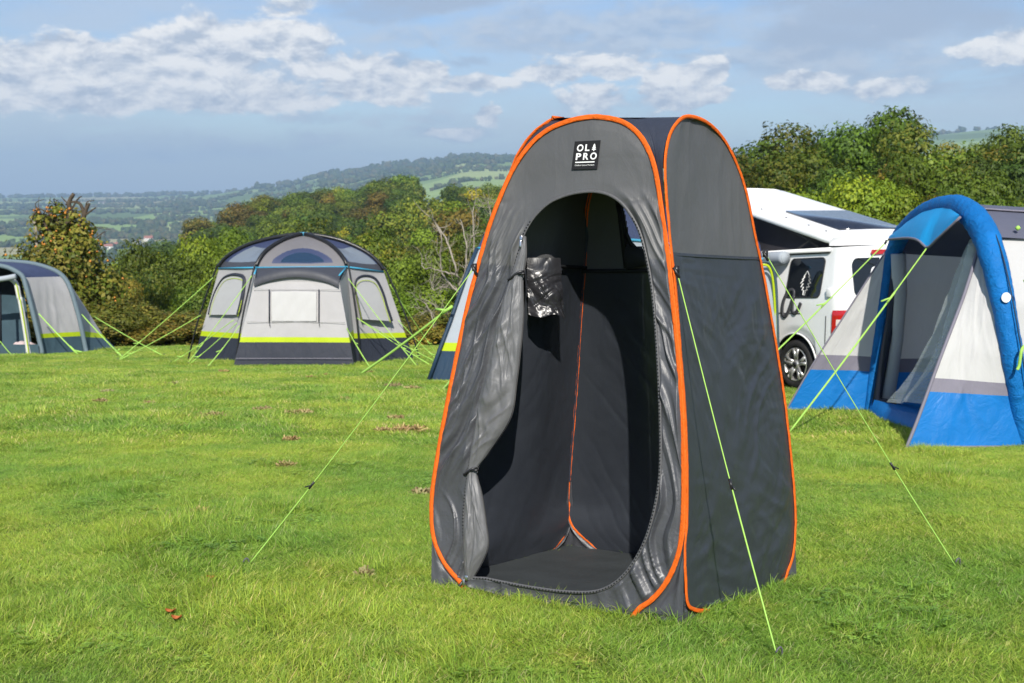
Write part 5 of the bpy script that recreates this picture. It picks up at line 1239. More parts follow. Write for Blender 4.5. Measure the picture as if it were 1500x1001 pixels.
# gnarled fruit tree
def fruit_tree():
    Y = 27.6; b = gpt(98, Y); e = thing('fruit_tree', 'gnarled fruit tree with bare twisted top and orange fruit behind the tunnel tent', 'tree', b)
    q = lambda px, py, dy=0.0: at(px, py, Y + dy) - b
    rg = np.random.default_rng(5)
    ctr = [(60,385,.3,.95),(95,395,-.3,1.05),(130,400,.2,.9),(80,350,.2,.7),(110,365,-.2,.75),(40,410,.1,.8),(150,425,0,.8),(100,440,-.4,1.0),(60,440,-.2,.9),(140,460,-.2,.8),(175,470,0,.75),(95,330,.1,.5),(70,328,.2,.42),(120,338,0,.45),(30,440,.1,.8),(100,480,-.4,.9),(150,490,-.1,.7),(84,306,.1,.28),(58,322,.1,.3),(110,315,.1,.28), (125,360,.0,.45)]
    C = np.array([q(x, y, d) for x, y, d, r in ctr]); rad = np.array([r for *_, r in ctr]) * .86
    P, N, S, T, _, _ = crown_pts(rg, .4, .4, 12000, 1, PAL['hedge'], .105, 3, extra=(C, rad), shell=.30); T = T * V([.95, 1.06, 1.0])
    v, f, t = leaves(P, N, S, T, rg); me = raw_mesh('crown', v, f, [LEAF], tint=t); o = bpy.data.objects.new('crown', me); COL.objects.link(o); o.parent = e
    mb = MB()
    for pts, r in (([(98,512),(97,450),(92,400),(93,350),(103,315),(101,298),(108,284)],.13),([(96,400),(108,352),(121,322),(127,306),(131,298)],.09),([(108,340),(122,318),(118,300),(107,296),(96,300)],.06),([(92,380),(75,345),(62,322),(55,310),(47,318)],.06),([(62,350),(56,335),(52,322),(46,318)],.035),([(121,318),(132,310),(141,304)],.035),([(103,310),(114,292),(120,288)],.03),([(101,300),(92,291),(90,288)],.02),([(85,330),(70,312),(52,304)],.03),([(125,306),(128,296),(138,294)],.022)):
        s_ = spline([q(x, y) for x, y in pts], 5); mb.tube(s_, np.linspace(r, r * .35, len(s_)), 6)
    for k in range(60):
        c = C[rg.integers(len(C))]; d = rg.normal(size=3); d[2] = abs(d[2]); d = unit(d); s_ = spline([c, c + d * .4 + rg.normal(size=3) * .08, c + d * rg.uniform(.5, .8)], 3); mb.tube(s_, np.linspace(.016, .006, len(s_)), 4)
    to = mb.build('trunk', BARK); to.parent = e
    mb = MB(); s_ = spline([q(57, 372), q(53, 350), q(52, 330), q(46, 321)], 5); mb.tube(s_, np.linspace(.05, .03, len(s_)), 6); s_ = spline([q(46, 321), q(44, 318)], 3); mb.tube(s_, .03, 5); d_ = mb.build('dead_limb', DEADW); d_.parent = e
    mb = MB()
    ico = V([(1,0,0),(-1,0,0),(0,1,0),(0,-1,0),(0,0,1),(0,0,-1)]); fa = [(0,2,4),(2,1,4),(1,3,4),(3,0,4),(2,0,5),(1,2,5),(3,1,5),(0,3,5)]
    for k in range(140):
        i = rg.integers(len(C)); d = unit(rg.normal(size=3)); d[1] = -abs(d[1]); p = C[i] + d * rad[i] * 1.02; mb.add(p + ico * rg.uniform(.025, .05), fa)
    fo = mb.build('fruit', plain('orange_fruit', (.55, .22, .03), .5)); fo['kind'] = 'stuff'; fo.parent = e
fruit_tree()
def dead_tree():
    Y = 26.8; b = gpt(668, Y); e = thing('dead_tree', 'leafless pale grey dead tree with crooked branches left of the shower tent', 'tree', b)
    rg = np.random.default_rng(21); mb = MB(); q = lambda x, y, d=0.0: at(x, y, Y + d) - b
    def twigs(s, r, n, ln, dep=0):
        for k in range(n):
            i = rg.integers(len(s) // 4, len(s)); d = unit(s[min(i + 1, len(s) - 1)] - s[i - 1]); d2 = unit(d + rg.normal(size=3) * .8); L = ln * rg.uniform(.5, 1.2)
            t = spline([s[i], s[i] + d2 * L * .5 + rg.normal(size=3) * L * .08, s[i] + d2 * L + rg.normal(size=3) * L * .12 + V([0, 0, L * .15])], 4); mb.tube(t, np.linspace(r * .6, r * .22, len(t)), 4)
            if dep < 1: twigs(t, r * .5, 3, ln * .5, dep + 1)
    for pts, r in (([(672,514),(668,460),(672,420),(668,395),(655,355),(640,330),(631,318)],.055),([(672,430),(646,395),(646,345),(634,322)],.04),([(672,420),(682,395),(682,350),(674,322)],.04),([(684,400),(694,370),(693,310),(697,300)],.035),([(672,405),(655,400),(635,394),(622,393),(617,384)],.035),([(672,425),(650,420),(636,425),(632,410)],.03),([(690,380),(688,352),(700,340)],.03),([(680,440),(665,420),(648,418)],.03),([(720,330),(716,300),(715,296)],.03),([(672,512),(660,470),(640,450),(625,440)],.03),([(674,512),(690,460),(705,400),(722,345),(720,318),(715,296)],.045),([(636,515),(634,470),(622,445),(608,438)],.03),([(640,515),(640,480),(630,455),(616,462)],.025)):
        s = spline([q(x, y, rg.uniform(-.3, .3)) for x, y in pts], 6); s = s + .012 * rg.normal(size=s.shape); r *= .62; mb.tube(s, np.linspace(r, r * .4, len(s)), 6); twigs(s, r * .6, 9, .40)
    o = mb.build('trunk', DEADW); o.parent = e; o.name = 'bare_branches'
dead_tree()

# ------------------------------------------------------------------ wooded ridge across the valley: copies of single-mesh trees
def hill_proto(seed, pal, nl=8000, size=.40):
    rg = np.random.default_rng(seed); P, N, S, T, C, rad = crown_pts(rg, 9, 8.4, nl, 16, PAL[pal], size, 1.0, lobr=(.3, .46))
    v, q, t = leaves(P, N, S, T, rg); n0 = len(v)
    ang = np.linspace(0, 2 * math.pi, 6, endpoint=False); tv = np.array([[math.cos(a) * r, math.sin(a) * r, z] for z, r in ((-2, .35), (4.5, .2)) for a in ang])
    tq = [(n0 + i, n0 + (i + 1) % 6, n0 + 6 + (i + 1) % 6, n0 + 6 + i) for i in range(6)]
    return raw_mesh('hillside_tree', np.vstack([v, tv]), np.vstack([q, tq]), [LEAF, BARK], np.r_[np.zeros(len(q)), np.ones(6)], np.vstack([t, np.ones((12, 3)) * .1]))
HP = {p: [hill_proto(300 + 10 * i + k, p) for k in range(2)] for i, p in enumerate(('dark', 'green', 'olive', 'brown', 'yellow', 'bright'))}
HLAB = {'dark': 'dark green broadleaf tree among the woods on the ridge across the valley', 'green': 'mid green broadleaf tree among the woods on the ridge across the valley', 'olive': 'olive green broadleaf tree among the woods on the ridge across the valley', 'brown': 'brown tinged broadleaf tree among the woods on the ridge across the valley', 'yellow': 'yellow green autumn tree standing out in the woods on the ridge', 'bright': 'light green broadleaf tree among the woods on the ridge across the valley'}
rg = np.random.default_rng(17); cnt = 0; Dm = 92.0; hp_list = []
while Dm < 520:
    step = 40 if Dm < 100 else 30 if Dm < 150 else 22 if Dm < 260 else 19
    px = 190 if Dm > 140 else 300
    wpx = lambda: 8.0 / Dm * 1600 * rg.uniform(.62, .92)
    while px < 775:
        D = Dm * rg.uniform(.95, 1.06); x = (px - 750) / 1600 * D; zl = float(land(x, D))
        ok = not (604 < px < 664 and D > 200) and zl > -46 and not (D > 470 and px > 664)
        if ok: hp_list.append((px, D, x, zl))
        px += wpx()
    Dm *= 1.0 + step / max(Dm, 130)
for (px, D, x, zl) in hp_list[:296]:
    n_ = fbm(px / 60, D / 60, 3, 2)
    pal = str(rg.choice(['dark', 'green', 'olive', 'brown', 'bright', 'yellow'], p=[.26, .27, .27, .10, .07, .03] if n_ > 0 else [.14, .22, .36, .16, .07, .05]))
    me = HP[pal][int(rg.integers(2))]; o = bpy.data.objects.new('hillside_tree', me); COL.objects.link(o); s = rg.uniform(.8, 1.15) * (1.0 if D > 110 else .8)
    o.location = (x, D, zl); o.scale = (s * rg.uniform(.9, 1.15), s * rg.uniform(.9, 1.15), s * rg.uniform(.85, 1.12)); o.rotation_euler = (0, 0, rg.uniform(0, 6.28))
    tag(o, HLAB[pal], 'tree', 'trees of the wooded ridge')
print('hill trees', len(hp_list))
# ploughed brown strip on the ridge
mb = MB(); aa, bb = np.meshgrid(np.linspace(606, 664, 14), np.linspace(300, 640, 24)); xx = (aa - 750) / 1600 * bb; mb.grid(np.stack([xx, bb, land(xx, bb) + .25], -1))
tag(mb.build('field', plain('ploughed_soil', (.28, .17, .10), .95, .1, nscale=.05, var=.25)), 'brown ploughed strip of field between trees on the ridge', 'field', kind='structure')

# ------------------------------------------------------------------ far valley: hedgerows and woods read as one mass
def blob(sub):
    t = (1 + 5 ** .5) / 2; v = [(-1, t, 0), (1, t, 0), (-1, -t, 0), (1, -t, 0), (0, -1, t), (0, 1, t), (0, -1, -t), (0, 1, -t), (t, 0, -1), (t, 0, 1), (-t, 0, -1), (-t, 0, 1)]
    f = [(0, 11, 5), (0, 5, 1), (0, 1, 7), (0, 7, 10), (0, 10, 11), (1, 5, 9), (5, 11, 4), (11, 10, 2), (10, 7, 6), (7, 1, 8), (3, 9, 4), (3, 4, 2), (3, 2, 6), (3, 6, 8), (3, 8, 9), (4, 9, 5), (2, 4, 11), (6, 2, 10), (8, 6, 7), (9, 8, 1)]
    v = [unit(V(p)) for p in v]
    for _ in range(sub):
        nf = []; cache = {}
        def mid(a, b):
            k = (min(a, b), max(a, b))
            if k not in cache: v.append(unit(v[a] + v[b])); cache[k] = len(v) - 1
            return cache[k]
        for a, b, c in f:
            x, y, z = mid(a, b), mid(b, c), mid(c, a); nf += [(a, x, z), (b, y, x), (c, z, y), (x, y, z)]
        f = nf
    return np.array(v), np.array(f)
BV, BF = blob(1)
rg = np.random.default_rng(23); fv, ff, ft = [], [], []; nv = 0
palf = np.array([(.030, .046, .016), (.040, .060, .020), (.050, .062, .020), (.066, .064, .024)])
def far_tree(x, y, s):
    global nv
    z = float(land(x, y)); d = 1 + .28 * rg.normal(size=(len(BV), 1)); p = BV * d * V([s * rg.uniform(.45, .7), s * rg.uniform(.45, .7), s * .5]) + V([x, y, z + s * .42])
    fv.append(p); ff.append(BF + nv); ft.append(np.repeat(palf[rg.integers(4)][None] * 1.5 * rg.uniform(.8, 1.2), len(BV), 0)); nv += len(BV)
for k in range(8000):                                # woods by patch
    px = rg.uniform(-90, 790); D = math.exp(rg.uniform(math.log(950), math.log(5600))); x = (px - 750) / 1600 * D
    if fbm(x / 420, D / 260, 31, 3) > .27 - (.06 if D > 3200 else 0) + .06 + (.07 if px < 340 and D < 3000 else 0): far_tree(x, D, rg.uniform(8, 14))
for k in range(150):                                 # hedgerows
    px = rg.uniform(-60, 780); D = math.exp(rg.uniform(math.log(1000), math.log(4800))); x = (px - 750) / 1600 * D; a = rg.choice([.15, 1.6, -.2, 1.35]) + rg.normal() * .12; L = rg.uniform(120, 420) * (1 if abs(math.sin(a)) < .5 else .8)
    for s in np.arange(0, L, 8):
        if rg.random() < .82: far_tree(x + math.cos(a) * s + rg.normal(), D + math.sin(a) * s + rg.normal() * 2, rg.choice([5, 6, 8, 12]))
for (px, py, n, wpx, sz) in ((228,330,16,9,15),(215,334,9,7,13),(30,312,40,20,12),(60,330,60,50,12),(110,325,60,40,11),(160,326,60,30,10),(20,342,40,30,12),(250,348,50,40,10),(180,302,90,120,12),(100,345,40,40,10),(300,300,60,50,12)):
    for k in range(n):
        h_ = hit(px + rg.normal() * wpx, py + 2 + rg.normal() * .8)
        if h_ is not None: far_tree(h_[0], h_[1], sz * rg.uniform(.8, 1.2))
for k in range(700):                                 # wooded skyline of the far hills
    px = rg.uniform(-60, 1560); c = (4300 if px > 650 else 4500 if px > 380 else 6000); D = c * rg.uniform(.93, 1.03); far_tree((px - 750) / 1600 * D, D, rg.uniform(14, 26))
for k in range(420):
    px = rg.uniform(470, 790); D = rg.uniform(3300, 4300); far_tree((px - 750) / 1600 * D, D, rg.uniform(12, 20))
fm = raw_mesh('far_woodland', np.vstack(fv), np.vstack(ff), [LEAF], tint=np.vstack(ft), smooth=True); o = bpy.data.objects.new('far_woodland', fm); COL.objects.link(o)
tag(o, 'hedgerows and woods scattered over the far valley and distant hills', 'woodland', kind='stuff')
wallm = plain('white_render', (.72, .70, .66), .8, .2, nscale=.2); roofr = plain('red_clay_roof', (.30, .12, .085), .8, .2, nscale=.3, var=.2); roofs = plain('slate_tiles', (.14, .13, .14), .7, .2, nscale=.3)
def house(px, py, w, d, h, rm, yawd, label):
    p = hit(px, py, 700)
    if p is None: return
    p[2] = float(land(p[0], p[1])); e = thing('farm_house', label, 'house', p, 'houses in the valley'); c, s = math.cos(R(yawd)), math.sin(R(yawd)); ax = V([c, s, 0]); ay = V([-s, c, 0]); az = V([0, 0, 1])
    mb = MB(); mb.box(p + az * (h / 2 - .5), (w, d, h + 1), 0, (ax, ay, az)); wl = mb.build('wall', wallm, e, smooth=False)
    mb = MB()
    for k in np.linspace(-.36, .36, 4):
        for z in (.28, .72): mb.box(p + ax * w * k - ay * d * .5 + az * h * z, (1.2, .2, 1.3), 0, (ax, ay, az))
    mb.build('window', M['vang'], wl, smooth=False)
    mb = MB(); q = [p + ax * sx * (w / 2 + .4) + ay * sy * (d / 2 + .5) + az * h for sx, sy in ((-1, -1), (1, -1), (1, 1), (-1, 1))]; r0, r1 = p - ax * w * .5 + az * (h + d * .42), p + ax * w * .5 + az * (h + d * .42)
    mb.add(np.array(q + [r0, r1]), [(0, 1, 5, 4), (2, 3, 4, 5), (3, 0, 4), (1, 2, 5), (3, 2, 1, 0)]); rf = mb.build('roof', rm, e, smooth=False)
    mb = MB(); mb.box(p + ax * w * .3 + az * (h + d * .5), (1.2, 1.2, 2.4), 0, (ax, ay, az)); mb.build('chimney', roofr, rf, smooth=False)
house(158, 366, 17, 8, 5.5, roofr, 4, 'long white cottage with red roof in the far valley, left of the pair')
house(168, 364, 11, 8, 6, roofr, 12, 'small white cottage with red roof beside the long cottage in the valley')
house(201, 360, 12, 8, 5.5, roofs, -8, 'white house with grey roof in the valley, between the cottages and the red barn')
house(218, 353, 15, 10, 5, roofr, 5, 'low building with broad red roof in the valley, rightmost of the group')
house(150, 300, 26, 10, 6, roofs, 6, 'pale farm building on the hill above the left valley fields')
house(292, 283, 22, 12, 8, roofs, 0, 'pale building on the skyline above the middle of the valley')
# ================================================================== GRASS
def tuft_mat():
    m, t = newmat('grass_blades')
    a = t.n('ShaderNodeAttribute', {'attribute_name': 'tint'}); geo = t.n('ShaderNodeNewGeometry'); P = geo.outputs['Position']
    n1 = t.noise(P, .9, 5, .6); n2 = t.noise(P, 3.4, 4, .65); oi = t.n('ShaderNodeObjectInfo')
    c = t.mix(t.rng(n1, .38, .62, 0, 1), (.74, .89, .86), (1.20, 1.10, .95))
    c = t.mix(t.rng(n2, .60, .76, 0, .8), c, (1.55, 1.18, 1.35))
    c = t.mix(t.rng(n2, .40, .28, 0, .7), c, (.62, .82, .8))
    f = t.rng(oi.outputs['Random'], 0, 1, .82, 1.18)
    cc = t.vm('SCALE', t.vm('MULTIPLY', a.outputs['Color'], c)); t.set(cc.node, 'Scale', f)
    p = t.n('ShaderNodeBsdfPrincipled', None, Base_Color=cc, Roughness=.5); p.inputs['Specular IOR Level'].default_value = .3
    tr = t.n('ShaderNodeBsdfTranslucent', None, Color=t.vm('MULTIPLY', cc, (1.1, 1.2, .6)))
    t.set(t.n('ShaderNodeOutputMaterial'), 0, t.n('ShaderNodeMixShader', None, i0=.3, i1=p.outputs[0], i2=tr.outputs[0])); return m
GM = tuft_mat()
gp = np.array([(.205, .335, .042), (.26, .40, .05), (.33, .445, .065), (.15, .265, .038), (.39, .45, .10), (.54, .48, .22)]) * V([1.10, 1.05, 1.12])
TUFTS = bpy.data.collections.new('grass_tufts')
def tuft(seed, nb, rad, hgt, wid, lean):
    rg = np.random.default_rng(seed); v, q, t = [], [], []; k0 = 0
    for b in range(nb):
        a = rg.uniform(0, 6.28); r = rad * math.sqrt(rg.random()); x, y = r * math.cos(a), r * math.sin(a)
        h = hgt * rg.uniform(.45, 1.15); da = rg.normal() * 1.1; ln = abs(rg.normal(lean, .35)); dx, dy = math.cos(da) * ln, math.sin(da) * ln
        wa = rg.uniform(0, 6.28); wx, wy = math.cos(wa) * wid / 2, math.sin(wa) * wid / 2; c = gp[rg.choice(6, p=[.23, .26, .2, .13, .11, .07])] * rg.uniform(.8, 1.2)
        for s, ww in ((0, 1), (.5, .85), (1, .12)):
            px, py, pz = x + dx * h * s ** 1.8, y + dy * h * s ** 1.8, h * s * (1 - .22 * min(1.2, ln) * s)
            v += [(px - wx * ww, py - wy * ww, pz - .004), (px + wx * ww, py + wy * ww, pz - .004)]
        q += [(k0, k0 + 1, k0 + 3, k0 + 2), (k0 + 2, k0 + 3, k0 + 5, k0 + 4)]; k0 += 6
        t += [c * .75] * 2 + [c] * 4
    o = bpy.data.objects.new('tuft', raw_mesh('tuft', v, q, [GM], tint=np.array(t), smooth=True)); TUFTS.objects.link(o)
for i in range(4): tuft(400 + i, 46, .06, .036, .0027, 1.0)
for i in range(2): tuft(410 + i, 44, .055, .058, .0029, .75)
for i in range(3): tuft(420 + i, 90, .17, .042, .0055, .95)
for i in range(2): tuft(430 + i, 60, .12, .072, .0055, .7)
def clover(seed):
    rg = np.random.default_rng(seed); v, q, t = [], [], []
    for b in range(34):
        a = rg.uniform(0, 6.28); r = .09 * math.sqrt(rg.random()); c = V([r * math.cos(a), r * math.sin(a), rg.uniform(.018, .038)]); g = V([.28, .42, .06]) * rg.uniform(.75, 1.25); a0 = rg.uniform(0, 6.28)
        for k in range(3):
            an = a0 + k * 2.094; d = V([math.cos(an), math.sin(an), rg.uniform(-.15, .25)]); s = V([-math.sin(an), math.cos(an), 0]); L = rg.uniform(.008, .013); o = len(v)
            v += [c, c + d * L * .6 + s * L * .5, c + d * L, c + d * L * .6 - s * L * .5]; q.append((o, o + 1, o + 2, o + 3)); t += [g * .8, g, g * 1.1, g]
    o = bpy.data.objects.new('tuft', raw_mesh('tuft', v, q, [GM], tint=np.array(t))); TUFTS.objects.link(o)
clover(450)
rg = np.random.default_rng(31)
def field_pts(n, y0, y1, kx=.66):
    y = np.sqrt(rg.uniform(y0 ** 2, y1 ** 2, n)); x = rg.uniform(-1, 1, n) * (kx * y + 1.0); return x, y
xa, ya = field_pts(70000, 2.3, 9.0); xb, yb = field_pts(88000, 8.4, 28.5)
x, y = np.r_[xa, xb], np.r_[ya, yb]; near = np.r_[np.ones(len(xa), bool), np.zeros(len(xb), bool)]
keep = np.ones(len(x), bool)
for poly in EXCL:
    P = np.array([[p[0], p[1]] for p in poly]); ctr = P.mean(0); P = ctr + (P - ctr) * (.975 if poly is EXCL[0] else .99); ins = np.zeros(len(x), bool); j = len(P) - 1
    for i in range(len(P)):
        c = ((P[i, 1] > y) != (P[j, 1] > y)) & (x < (P[j, 0] - P[i, 0]) * (y - P[i, 1]) / (P[j, 1] - P[i, 1] + 1e-12) + P[i, 0]); ins ^= c; j = i
    keep &= ~ins
ex, ey = [], []                                   # longer blades left standing along the tent hems
for poly in EXCL[:1] + EXCL[1:3] + EXCL[-1:]:
    P = np.array([[p[0], p[1]] for p in poly]); ctr = P.mean(0); P = ctr + (P - ctr) * 1.015
    for i in range(2 if poly is EXCL[0] else len(P)):
        A, B = P[i], P[(i + 1) % len(P)]; m_ = int(np.linalg.norm(B - A) / .035); s_ = rg.random(m_)
        ex.append(A[0] + (B[0] - A[0]) * s_ + rg.normal(size=m_) * .012); ey.append(A[1] + (B[1] - A[1]) * s_ + rg.normal(size=m_) * .012)
ex, ey = np.concatenate(ex), np.concatenate(ey)
x, y, near = np.r_[x[keep], ex], np.r_[y[keep], ey], np.r_[near[keep], np.ones(len(ex), bool)]; hem = np.arange(len(x)) >= keep.sum(); z = land(x, y); n = len(x)
lush = fbm(x / .9, y / .9, 41, 4); patch_ = fbm(x / .35, y / .35, 45, 3)
tall = (lush + .6 * patch_) > .28
idx = np.where(near, np.where(tall & (rg.random(n) < .55), rg.integers(4, 6, n), rg.integers(0, 4, n)), np.where(tall & (rg.random(n) < .35), rg.integers(9, 11, n), rg.integers(6, 9, n)))
scl = rg.uniform(.7, 1.15, n) * (1 + .45 * np.clip(lush, -.6, .7)) * (1 + .15 * patch_)
cl = near & ~hem & (fbm(x / .7, y / .7, 71, 3) > .30) & (rg.random(n) < .02); idx[cl] = 11
idx[hem] = rg.integers(4, 6, hem.sum()); scl[hem] = rg.uniform(.7, 1.25, hem.sum())
dirn = 2.2 * fbm(x / 1.6, y / 1.6, 51, 2) * 2 + fbm(x / .5, y / .5, 55, 2) * 2 + 2.5 * fbm(x / .22, y / .22, 58, 2) + rg.normal(size=n) * 1.1 + 2.6
me = bpy.data.meshes.new('grass'); me.vertices.add(n); me.vertices.foreach_set('co', np.stack([x, y, z], 1).astype(np.float32).ravel())
for nm, typ, dat in (('vi', 'INT', idx.astype(np.int32)), ('scl', 'FLOAT', scl.astype(np.float32))):
    a = me.attributes.new(nm, typ, 'POINT'); a.data.foreach_set('value', dat)
a = me.attributes.new('rot', 'FLOAT_VECTOR', 'POINT'); a.data.foreach_set('vector', np.stack([np.zeros(n), np.zeros(n), dirn], 1).astype(np.float32).ravel())
me.update(); GR = bpy.data.objects.new('grass', me); COL.objects.link(GR)
tag(GR, 'short uneven green grass covering the whole campsite field', 'grass', kind='stuff')
ng = bpy.data.node_groups.new('grass_scatter', 'GeometryNodeTree')
ng.interface.new_socket('Geometry', in_out='INPUT', socket_type='NodeSocketGeometry'); ng.interface.new_socket('Geometry', in_out='OUTPUT', socket_type='NodeSocketGeometry')
gi = ng.nodes.new('NodeGroupInput'); go = ng.nodes.new('NodeGroupOutput'); iop = ng.nodes.new('GeometryNodeInstanceOnPoints'); ci = ng.nodes.new('GeometryNodeCollectionInfo')
ci.inputs['Collection'].default_value = TUFTS; ci.inputs['Separate Children'].default_value = True; ci.inputs['Reset Children'].default_value = True
def named(nm, typ):
    q = ng.nodes.new('GeometryNodeInputNamedAttribute'); q.data_type = typ; q.inputs['Name'].default_value = nm; return q.outputs[0]
L = ng.links.new
L(gi.outputs[0], iop.inputs['Points']); L(ci.outputs[0], iop.inputs['Instance']); iop.inputs['Pick Instance'].default_value = True
L(named('vi', 'INT'), iop.inputs['Instance Index']); L(named('rot', 'FLOAT_VECTOR'), iop.inputs['Rotation']); L(named('scl', 'FLOAT'), iop.inputs['Scale']); L(iop.outputs[0], go.inputs[0])
GR.modifiers.new('scatter', 'NODES').node_group = ng
# dry clumps of mown grass and a few fallen leaves
straw = leaf_mat('dry_straw', .1, .8, .15)
def clump(px, py, wpx, seed):
    rg = np.random.default_rng(seed); c = G(px, py); w = wpx / 1600 * c[1]; n = 260
    a = rg.uniform(0, 6.28, n); r = w / 2 * np.sqrt(rg.random(n)); hh = (1 - (r / (w / 2)) ** 2) * .03 * min(1, w / .35)
    ctr = np.stack([r * np.cos(a), r * np.sin(a) * .8, hh * rg.random(n) + .012], 1); nn = rg.normal(size=(n, 3)) * .6 + V([0, 0, 1]); nn /= np.linalg.norm(nn, axis=1)[:, None]
    d = rg.normal(size=(n, 3)); d -= nn * (d * nn).sum(1)[:, None]; d /= np.linalg.norm(d, axis=1)[:, None]; b = np.cross(nn, d); ln = rg.uniform(.03, .09, (n, 1)); wd = .004 + .001 * c[1] / 5
    q = np.stack([ctr - d * ln / 2 - b * wd, ctr + d * ln / 2 - b * wd, ctr + d * ln / 2 + b * wd, ctr - d * ln / 2 + b * wd], 1)
    t = np.array([(.34, .25, .13), (.26, .18, .09), (.42, .36, .17)])[rg.integers(3, size=n)]
    o = bpy.data.objects.new('dry_grass_clump', raw_mesh('dry_grass_clump', q.reshape(-1, 3), np.arange(n * 4).reshape(-1, 4), [straw], tint=np.repeat(t, 4, 0))); COL.objects.link(o); o.location = c
    tag(o, 'brown clump of dry mown grass lying on the lawn', 'grass clump', 'dry grass clumps on the lawn')
for i, (px, py, w) in enumerate(((310, 612, 40), (384, 602, 26), (437, 608, 46), (600, 632, 58), (562, 633, 24), (418, 685, 22), (622, 726, 28), (540, 548, 14), (576, 567, 30), (604, 571, 26), (506, 588, 16), (328, 546, 14), (253, 565, 24), (157, 576, 18), (147, 590, 18), (218, 594, 20), (295, 757, 26), (535, 848, 20), (425, 647, 22), (580, 615, 22), (476, 552, 12), (455, 555, 12))): clump(px, py, w, 600 + i)
lm = plain('fallen_leaf', (.34, .10, .03), .7, .2, nscale=60, var=.4)
for i, (px, py, lab) in enumerate(((250, 906, 'curled rust brown fallen leaf in the grass, upper of the two at the lower left'), (259, 916, 'curled rust brown fallen leaf in the grass, lower of the two at the lower left'), (309, 856, 'small dark brown fallen leaf below the end of the long left guy rope'))):
    c = G(px, py) + V([0, 0, .022]); a_, b_ = np.meshgrid(np.linspace(-1, 1, 9), np.linspace(-1, 1, 7)); w = .013 * (1 - (a_ * .95) ** 2) ** .6
    P = np.stack([a_ * .019, b_ * w, .008 * b_ ** 2 + .01 * a_ ** 2 + .003 * fbm(a_ * 3, b_ * 3, i)], -1) + c; mb = MB(); mb.grid(P); tag(mb.build('fallen_leaf', lm), lab, 'leaf')

# ================================================================== AIR, SKY, SUN, CAMERA
SUN_EL, SUN_AZ = 39.0, -.5              # light travels away from the camera
hz, t = newmat('haze'); vol = t.n('ShaderNodeVolumePrincipled', None, Color=(.52, .74, 1.0, 1), Density=HAZE); vol.inputs['Anisotropy'].default_value = .1
om = t.n('ShaderNodeOutputMaterial'); t.t.links.new(vol.outputs[0], om.inputs['Volume'])
mb = MB(); mb.box((0, 0, 110), (16600, 16600, 440)); h_ = mb.build('haze', hz, smooth=False); tag(h_, 'thin blue haze hanging over the valley', 'haze', kind='stuff')
w = bpy.data.worlds.new('World'); scene.world = w; w.use_nodes = True; t = NT(w.node_tree)
sky = t.n('ShaderNodeTexSky', {'sky_type': 'NISHITA', 'sun_disc': False, 'sun_elevation': R(SUN_EL), 'sun_rotation': R(180 + SUN_AZ), 'air_density': 1.1, 'dust_density': .6, 'ozone_density': 1.6, 'altitude': 100})
tc = t.n('ShaderNodeTexCoord'); sx = t.n('ShaderNodeSeparateXYZ', None, i0=tc.outputs['Generated'])
u = t.math('ARCTAN2', sx.outputs[0], sx.outputs[1]); v = t.math('ARCSINE', sx.outputs[2])
uv = t.n('ShaderNodeCombineXYZ', None, i0=u, i1=v, i2=0.0).outputs[0]
def pxdir(px, py): return (math.atan((px - 750) / FPX), (HROW - py) / FPX)
wob = t.n('ShaderNodeTexNoise', None, Vector=t.vm('MULTIPLY', uv, (14, 26, 1)), Scale=1.0, Detail=5, Roughness=.6)
uvw = t.vm('ADD', uv, t.vm('MULTIPLY', t.vm('SUBTRACT', wob.outputs['Color'], (.5, .5, .5)), (.07, .035, 0)))
def ell(lst):
    acc = None
    for (px, py, rx, ry, s) in lst:
        c = pxdir(px, py); d = t.vm('MULTIPLY', t.vm('SUBTRACT', uvw, (c[0], c[1], 0)), (FPX / rx, FPX / ry, 0))
        m = t.rng(t.vm('LENGTH', d), 0.15, 1.15, s, 0.0, True)
        acc = m if acc is None else t.math('MAXIMUM', acc, m)
    return acc
fb = t.noise(t.vm('MULTIPLY', uv, (23, 46, 1)), 1.0, 10, .63, .25)
fb2 = t.noise(t.vm('ADD', t.vm('MULTIPLY', uv, (23, 46, 1)), (-.08, .36, 0)), 1.0, 10, .63, .25)
big = t.noise(t.vm('MULTIPLY', uv, (5, 22, 1)), 1.0, 7, .6, .4)
bright = ell(CL_WHITE); grey = ell(CL_GREY); soft = ell(CL_SOFT)
dens = t.rng(t.math('ADD', bright, t.math('MULTIPLY', t.math('SUBTRACT', fb, .5), 1.5)), .28, .60, 0, 1, True)
densg = t.rng(t.math('ADD', grey, t.math('MULTIPLY', t.math('SUBTRACT', big, .5), 1.6)), .30, .95, 0, 1, True)
denss = t.rng(t.math('ADD', soft, t.math('MULTIPLY', t.math('SUBTRACT', fb, .5), 1.7)), .28, .85, 0, 1, True)
veil = t.rng(big, .36, .64, 0, .6, True)
lit = t.rng(t.math('SUBTRACT', fb, fb2), -.14, .09, 0, 1)
CW, CG, CS = [tuple(c / SKY / 2 ** EXPO for c in q) for q in (CLW, CLG, CLS)]
CD = tuple(c / SKY / 2 ** EXPO for c in CLD)
cumcol = t.mix(lit, CD, CW)
up = t.rng(v, -.01, .30, 0, 1)
zen = t.n('ShaderNodeMix', {'data_type': 'RGBA'})
skyc = t.mix(up, t.vm('MULTIPLY', sky.outputs[0], HORMUL), t.vm('MULTIPLY', sky.outputs[0], ZENMUL))
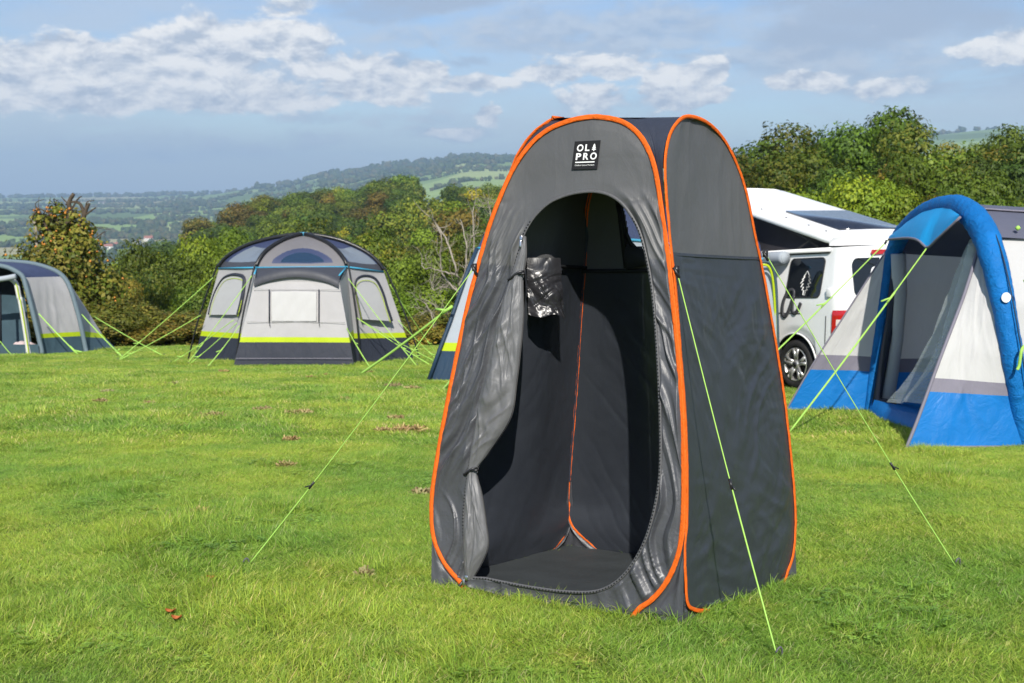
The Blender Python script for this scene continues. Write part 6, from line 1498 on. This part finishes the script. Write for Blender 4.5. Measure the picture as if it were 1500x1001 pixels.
c = t.mix(t.math('MULTIPLY', veil, t.rng(v, 0.0, .05)), skyc, CS)
c = t.mix(t.math('MULTIPLY', densg, .8), c, CG)
c = t.mix(t.math('MULTIPLY', denss, .75), c, t.mix(lit, CG, CS))
c = t.mix(dens, c, cumcol)
hb = t.rng(v, .075, -.005, 0, .75, True)
c = t.mix(hb, c, tuple(q / SKY / 2 ** EXPO for q in HAZEC))
bgn = t.n('ShaderNodeBackground', None, Color=c, Strength=SKY); t.set(t.n('ShaderNodeOutputWorld'), 0, bgn)
sl = bpy.data.lights.new('sun', 'SUN'); sl.energy = SUNE; sl.angle = R(.55); sl.color = (1.0, .95, .86)
so = bpy.data.objects.new('sun', sl); COL.objects.link(so)
az = R(SUN_AZ); el = R(SUN_EL)
d = Vector((math.sin(az) * math.cos(el), math.cos(az) * math.cos(el), -math.sin(el))); so.rotation_euler = d.to_track_quat('-Z', 'Y').to_euler(); so.location = (0, -20, 20)
cam = bpy.data.cameras.new('camera'); co = bpy.data.objects.new('camera', cam); COL.objects.link(co); scene.camera = co
cam.sensor_width = 36; cam.lens = FPX / 1500 * 36; cam.clip_end = 30000; cam.clip_start = .05
co.location = (0, 0, 0); co.rotation_euler = (math.pi / 2 - TH, 0, 0)
cam.dof.use_dof = True; cam.dof.focus_distance = 4.1; cam.dof.aperture_fstop = 7.1
scene.view_settings.view_transform = 'Standard'; scene.view_settings.look = 'None'; scene.view_settings.exposure = EXPO; scene.view_settings.gamma = 1
scene.render.engine = 'CYCLES'
try:
    scene.cycles.use_denoising = True; scene.cycles.denoiser = 'OPENIMAGEDENOISE'; scene.cycles.denoising_prefilter = 'ACCURATE'
except Exception as ex: print(ex)
cy = scene.cycles; cy.max_bounces = 6; cy.diffuse_bounces = 3; cy.glossy_bounces = 2; cy.transmission_bounces = 3; cy.transparent_max_bounces = 8; cy.volume_bounces = 0; cy.use_adaptive_sampling = True; cy.adaptive_threshold = .015
cy.sample_clamp_indirect = 4
for o in list(bpy.data.objects):
    if 'base' in o: del o['base']
